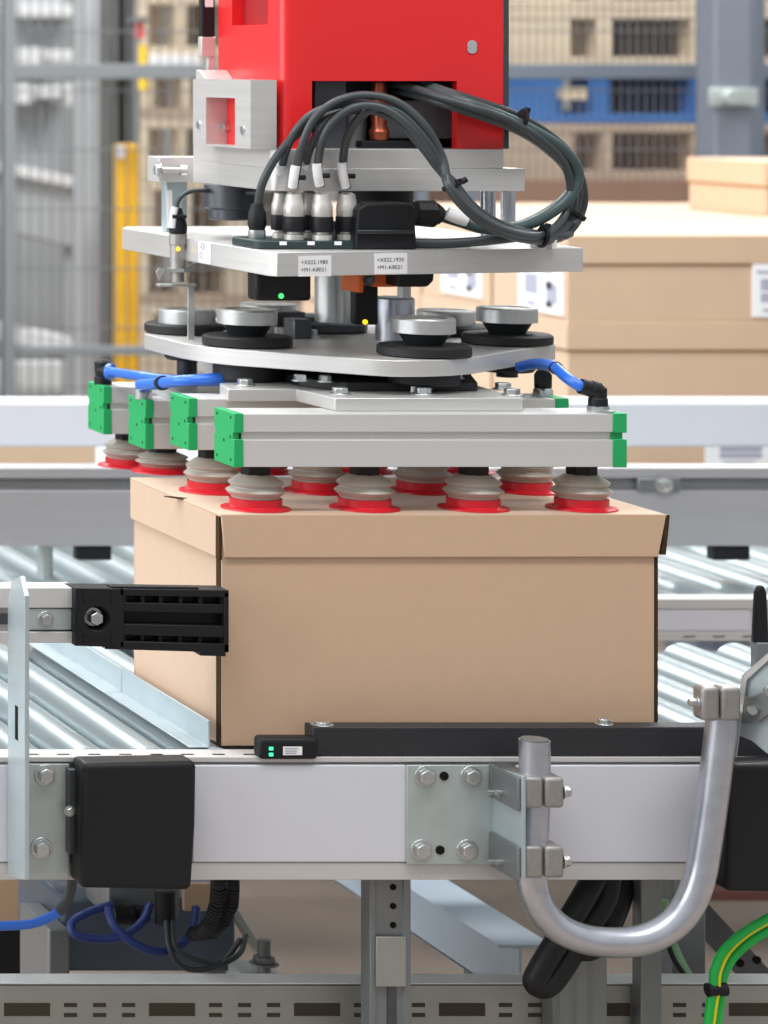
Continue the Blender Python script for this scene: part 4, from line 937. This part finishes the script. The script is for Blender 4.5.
# drive unit under the black cover
dv = thing('drive_unit', 'blue-grey motor tray under the black cover at left', 'motor', (X(150, 4.4), 4.45, 0))
part('tray', B().box(X(62, 4.4), X(236, 4.4), 4.4, 4.62, Z(972, 4.4), Z(898, 4.4)), M_PVIOL, dv, .006)
part('foot', B().box(X(44, 4.38), X(66, 4.38), 4.36, 4.5, 0, Z(925, 4.38)), M_GREYST, dv, .004)
part('foot', B().box(X(222, 4.4), X(240, 4.4), 4.45, 4.5, 0, Z(960, 4.4)), M_GREYST, dv, .004)
part('terminal_box', B().box(X(108, 4.3), X(180, 4.3), 4.3, 4.4, Z(918, 4.3), Z(880, 4.3)), M_GREYST, dv, .003)
part('plug', B().cyl(P(112, 913, 4.28), P(132, 913, 4.28), .017).cyl(P(134, 914, 4.28), P(148, 914, 4.28), .012).cyl(P(165, 890, 4.25), P(165, 924, 4.25), .014), M_BLACK, dv, .001)
part('label', B().box(X(182, 4.3), X(209, 4.3), 4.29, 4.3, Z(909, 4.3), Z(882, 4.3)), M_CARD2, dv)
NV = 'dark blue cables looping under the drive'
solo('drive_cable', B().tube([P(112, 905, 4.27), P(90, 912, 4.26), P(73, 922, 4.25), P(75, 934, 4.24), P(98, 939, 4.24), P(122, 936, 4.24), P(142, 922, 4.25), P(150, 905, 4.27)], .0062), M_BCAB, 'dark blue cable loop hanging left under the drive', 'cable', NV)
solo('drive_cable', B().tube([P(108, 908, 4.26), P(114, 925, 4.24), P(132, 942, 4.23), P(158, 952, 4.23), P(182, 944, 4.24), P(194, 925, 4.25), P(196, 908, 4.27)], .0062), M_BCAB, 'dark blue cable loop hanging right under the drive', 'cable', NV)
solo('drive_wire', B().tube([P(166, 920, 4.24), P(170, 950, 4.22), P(185, 968, 4.22), P(210, 968, 4.22), P(238, 955, 4.24), P(246, 936, 4.3)], .004), M_CABLE, 'thin dark wire sagging right below the drive', 'wire')
solo('drive_wire', B().tube([P(172, 920, 4.24), P(176, 948, 4.22), P(198, 960, 4.22), P(222, 962, 4.23), P(240, 940, 4.28)], .004), M_CABLE, 'second thin dark wire sagging just above the first', 'wire')
CH_G = 'black ribbed conduits under the beam at left'
for k, (du, dd, lb) in enumerate(((0, 0, 'black ribbed conduit curving down under the beam, left one'), (14, .02, 'black ribbed conduit curving down under the beam, right one'))):
    b = B(); pts = [P(218 + du, 872, 4.06 + dd), P(218 + du, 888, 4.06 + dd), P(217 + du, 904, 4.07 + dd), P(212 + du * .8, 920, 4.09 + dd), P(203 + du * .6, 932, 4.12 + dd), P(192 + du * .4, 934, 4.18 + dd)]
    b.tube(pts, .0085)
    for i in range(len(pts) - 1):
        for t_ in (0, .2, .4, .6, .8):
            p_ = pts[i].lerp(pts[i + 1], t_); b.lathe([(.0085, -.0012), (.0102, -.0008), (.0102, .0008), (.0085, .0012)], p_, pts[i + 1] - pts[i], 14)
    solo('conduit', b, M_BLACK, lb, 'conduit', CH_G)
bh = thing('blue_hose', 'bright blue hose with dark sleeve at the lower left edge', 'hose', P(30, 930, 4.0))
part('hose', B().tube([P(-40, 928, 4.0), P(0, 926, 4.0), P(30, 924, 4.0), P(50, 917, 4.0), P(60, 911, 4.0)], .0062), M_HOSE, bh)
part('sleeve', B().tube([P(58, 913, 4.0), P(66, 902, 4.0), P(71, 888, 4.0), P(72, 872, 4.0)], .0068), M_CABLE, bh)
solo('carton', B().box(X(-80, 5.0), X(62, 5.0), 5.0, 5.3, Z(926, 5.0), Z(876, 5.0)), M_CARD2, 'brown carton standing low behind the drive at left edge', 'carton', bevel=.003)
solo('carton_support', B().box(X(-80, 5.0), X(60, 5.0), 5.0, 5.3, 0, Z(926, 5.0) - .0005), M_BLACK, 'dark block under the low brown carton at left edge', 'block', bevel=.003)
# angle feet near the leg
ft = thing('levelling_foot', 'steel foot with threaded stud left of the centre leg', 'foot', (X(264, 4.3), 4.3, 0))
part('plate', B().prism([(4.28, 0), (4.34, 0), (4.34, Z(968, 4.3)), (4.28, Z(972, 4.3))], 'x', X(238, 4.3), X(276, 4.3)), M_GALV, ft, .002)
part('stud', B().cyl(P(264, 972, 4.29), P(264, 940, 4.29), .009).bolt(P(264, 964, 4.29), (0, 0, 1), .015, .012), M_GREYST, ft, .001)
part('brace', B().prism([(X(225, 4.45), Z(905, 4.45)), (X(232, 4.45), Z(902, 4.45)), (X(262, 4.45), Z(950, 4.45)), (X(262, 4.45), Z(962, 4.45))], 'y', 4.44, 4.47), M_GALV, ft, .001)
# right side posts and cables
pp = thing('profile_post', 'ribbed aluminium profile post at the bottom right of centre', 'post', (X(579, 4.03), 4.04, 0))
part('shaft', B().prism([(X(u, 4.025), 4.025 + (.005 if i % 4 in (1, 2) else 0)) for i, u in enumerate((553, 561, 561.5, 569, 569.5, 578, 578.5, 586, 586.5, 594, 594.5, 607))] + [(X(607, 4.025), 4.057), (X(553, 4.025), 4.057)], 'z', 0, Z(948, 4.025)), M_GREYST, pp, .0006)
p2 = thing('steel_post', 'pale grey steel post right of the black hoses', 'post', (X(652, 4.03), 4.04, 0))
part('shaft', B().box(X(641, 4.03), X(662, 4.03), 4.03, 4.055, 0, BB - .001), M_GREYST, p2, .002)
p3 = thing('steel_post', 'dark grey post behind the bent tube at right', 'post', (X(690, 4.2), 4.2, 0))
part('shaft', B().box(X(672, 4.2), X(706, 4.2), 4.2, 4.24, 0, .56), M_GREYST, p3, .002)
HG = 'thick black hoses hanging under the beam'
solo('black_hose', B().tube([P(598, 872, 4.015), P(582, 900, 4.0), P(558, 940, 3.985), P(541, 968, 3.98), P(535, 983, 3.98), P(547, 986, 3.985), P(562, 968, 3.99), P(582, 935, 4.0), P(604, 900, 4.015), P(610, 872, 4.02)], .0155), M_BLACK, 'thick black hose hanging in the longest loop under the beam', 'hose', HG)
solo('black_hose', B().tube([P(612, 872, 4.07), P(598, 900, 4.06), P(578, 930, 4.03), P(574, 945, 4.0), P(588, 950, 3.99), P(604, 936, 4.01), P(620, 900, 4.05), P(624, 872, 4.07)], .0145), M_BLACK, 'thick black hose hanging in the shorter loop behind the tube', 'hose', HG)
gc = thing('earth_cable', 'bright green cable with yellow stripe at the lower right corner', 'cable', P(715, 1000, 3.95))
gp = [P(800, 905, 3.92), P(768, 923, 3.93), P(745, 937, 3.94), P(727, 954, 3.95), P(718, 973, 3.95), P(716, 992, 3.95), P(712, 1020, 3.95), P(706, 1080, 3.95), P(700, 1310, 3.95)]
part('jacket', B().tube([p + Vector((-.004, 0, .004)) for p in gp], .0060), M_GCAB, gc)
part('jacket', B().tube([p + Vector((.009, .005, -.008)) for p in gp], .0060), M_GCAB, gc)
part('stripe', B().tube([p + Vector((.001, -.0050, .003)) for p in gp], .0020), M_YEL, gc, label='yellow stripe')
part('cable_tie', B().cyl(P(707, 990, 3.95), P(726, 989, 3.95), .009), M_BLACK, gc)
solo('pale_cable', B().tube([P(664, 900, 4.2), P(668, 930, 4.2), P(680, 960, 4.18), P(694, 985, 4.15), P(702, 1010, 4.12), P(706, 1060, 4.1)], .006), M_PGCAB, 'pale green cable running down behind the green one', 'cable')
solo('green_cable', B().tube([P(654, 872, 4.15), P(655, 900, 4.15), P(660, 925, 4.16), P(668, 945, 4.2)], .007), M_GCAB, 'short green cable hanging down from beam behind the bent tube', 'cable')
solo('black_wire', B().tube([P(664, 925, 4.12), P(672, 955, 4.12), P(688, 980, 4.1), P(706, 1000, 4.08), P(716, 1040, 4.08)], .0035), M_BLACK, 'thin black wire beside the pale green cable', 'wire')
pt = thing('perforated_strut', 'dark perforated steel strut sloping down at the lower right', 'strut', P(745, 985, 4.4))
pv = [(700, 895), (800, 1003), (800, 1045), (700, 935)]
part('web', B().quad_faces([[P(u, v, 4.4) for u, v in pv], [P(u, v, 4.404) for u, v in pv]]), M_DARKST, pt)
b = B()
for u, v in ((740, 963), (757, 960), (757, 980), (742, 945), (775, 1000)): b.lathe([(.006, 0), (.006, .001)], P(u, v, 4.399), (0, -1, 0), 16)
part('hole', b, M_HOLE, pt)
solo('brown_beam', B().box(X(685, 5.6), X(820, 5.6), 5.6, 5.66, Z(901, 5.6), Z(892, 5.6)), mat('dull_red_brown', (120, 76, 66), 0.6), 'reddish brown crossbar under the black cover at right', 'bar')

# ================================================================== LIGHT
w = bpy.data.worlds.new('hall'); SC.world = w; w.use_nodes = True
nt = w.node_tree; bg = nt.nodes['Background']
tc = nt.nodes.new('ShaderNodeTexCoord'); sep = nt.nodes.new('ShaderNodeSeparateXYZ'); rp = nt.nodes.new('ShaderNodeValToRGB')
mr = nt.nodes.new('ShaderNodeMapRange'); mr.inputs['From Min'].default_value = -1; mr.inputs['From Max'].default_value = 1
nt.links.new(tc.outputs['Generated'], sep.inputs[0]); nt.links.new(sep.outputs['Z'], mr.inputs['Value']); nt.links.new(mr.outputs['Result'], rp.inputs['Fac']); nt.links.new(rp.outputs['Color'], bg.inputs['Color'])
cr_ = rp.color_ramp
cr_.elements[0].position = 0.3; cr_.elements[0].color = (.22, .21, .20, 1)
cr_.elements[1].position = 0.75; cr_.elements[1].color = (.95, .98, 1.0, 1)
e = cr_.elements.new(0.5); e.color = (.55, .56, .58, 1)
bg.inputs['Strength'].default_value = 0.68
def area(name, loc, rot, sx, sy, power, col=(1, 1, 1)):
    l = bpy.data.lights.new(name, 'AREA'); l.shape = 'RECTANGLE'; l.size = sx; l.size_y = sy; l.energy = power; l.color = col
    o = bpy.data.objects.new(name, l); COL.objects.link(o); o.location = loc; o.rotation_euler = rot
    return o
for i, (x, y, p) in enumerate(((0.0, 2.4, 75), (2.4, 2.4, 60), (0.4, 5.4, 85), (3.0, 5.4, 80), (1.2, 7.6, 120), (4.6, 7.6, 120), (1.5, 10.6, 110), (5.5, 10.6, 90))):
    area('ceiling_lamp', (x, y, 4.6), (0, 0, 0), 1.8, .7, p, (1, .992, .98))
area('window_daylight', (-2.8, 4.6, 2.4), (0, math.radians(-75), 0), 2.6, 6.0, 190, (.94, .97, 1))

# ================================================================== CAMERA
cam = bpy.data.cameras.new('camera'); co = bpy.data.objects.new('camera', cam); COL.objects.link(co)
co.location = (0, 0, ZC); co.rotation_euler = (math.pi / 2, 0, 0)
cam.sensor_fit = 'HORIZONTAL'; cam.sensor_width = 24.0; cam.lens = F / 768 * 24.0
cam.shift_x = (384 - U0) / 768; cam.shift_y = -(512 - V0) / 768
cam.clip_start = .1; cam.clip_end = 100
cam.dof.use_dof = True; cam.dof.focus_distance = 4.02; cam.dof.aperture_fstop = 4.6
SC.camera = co
vs = SC.view_settings
vs.view_transform = 'Standard'; vs.look = 'None'; vs.exposure = 0.0; vs.gamma = 1.0; vs.use_curve_mapping = False
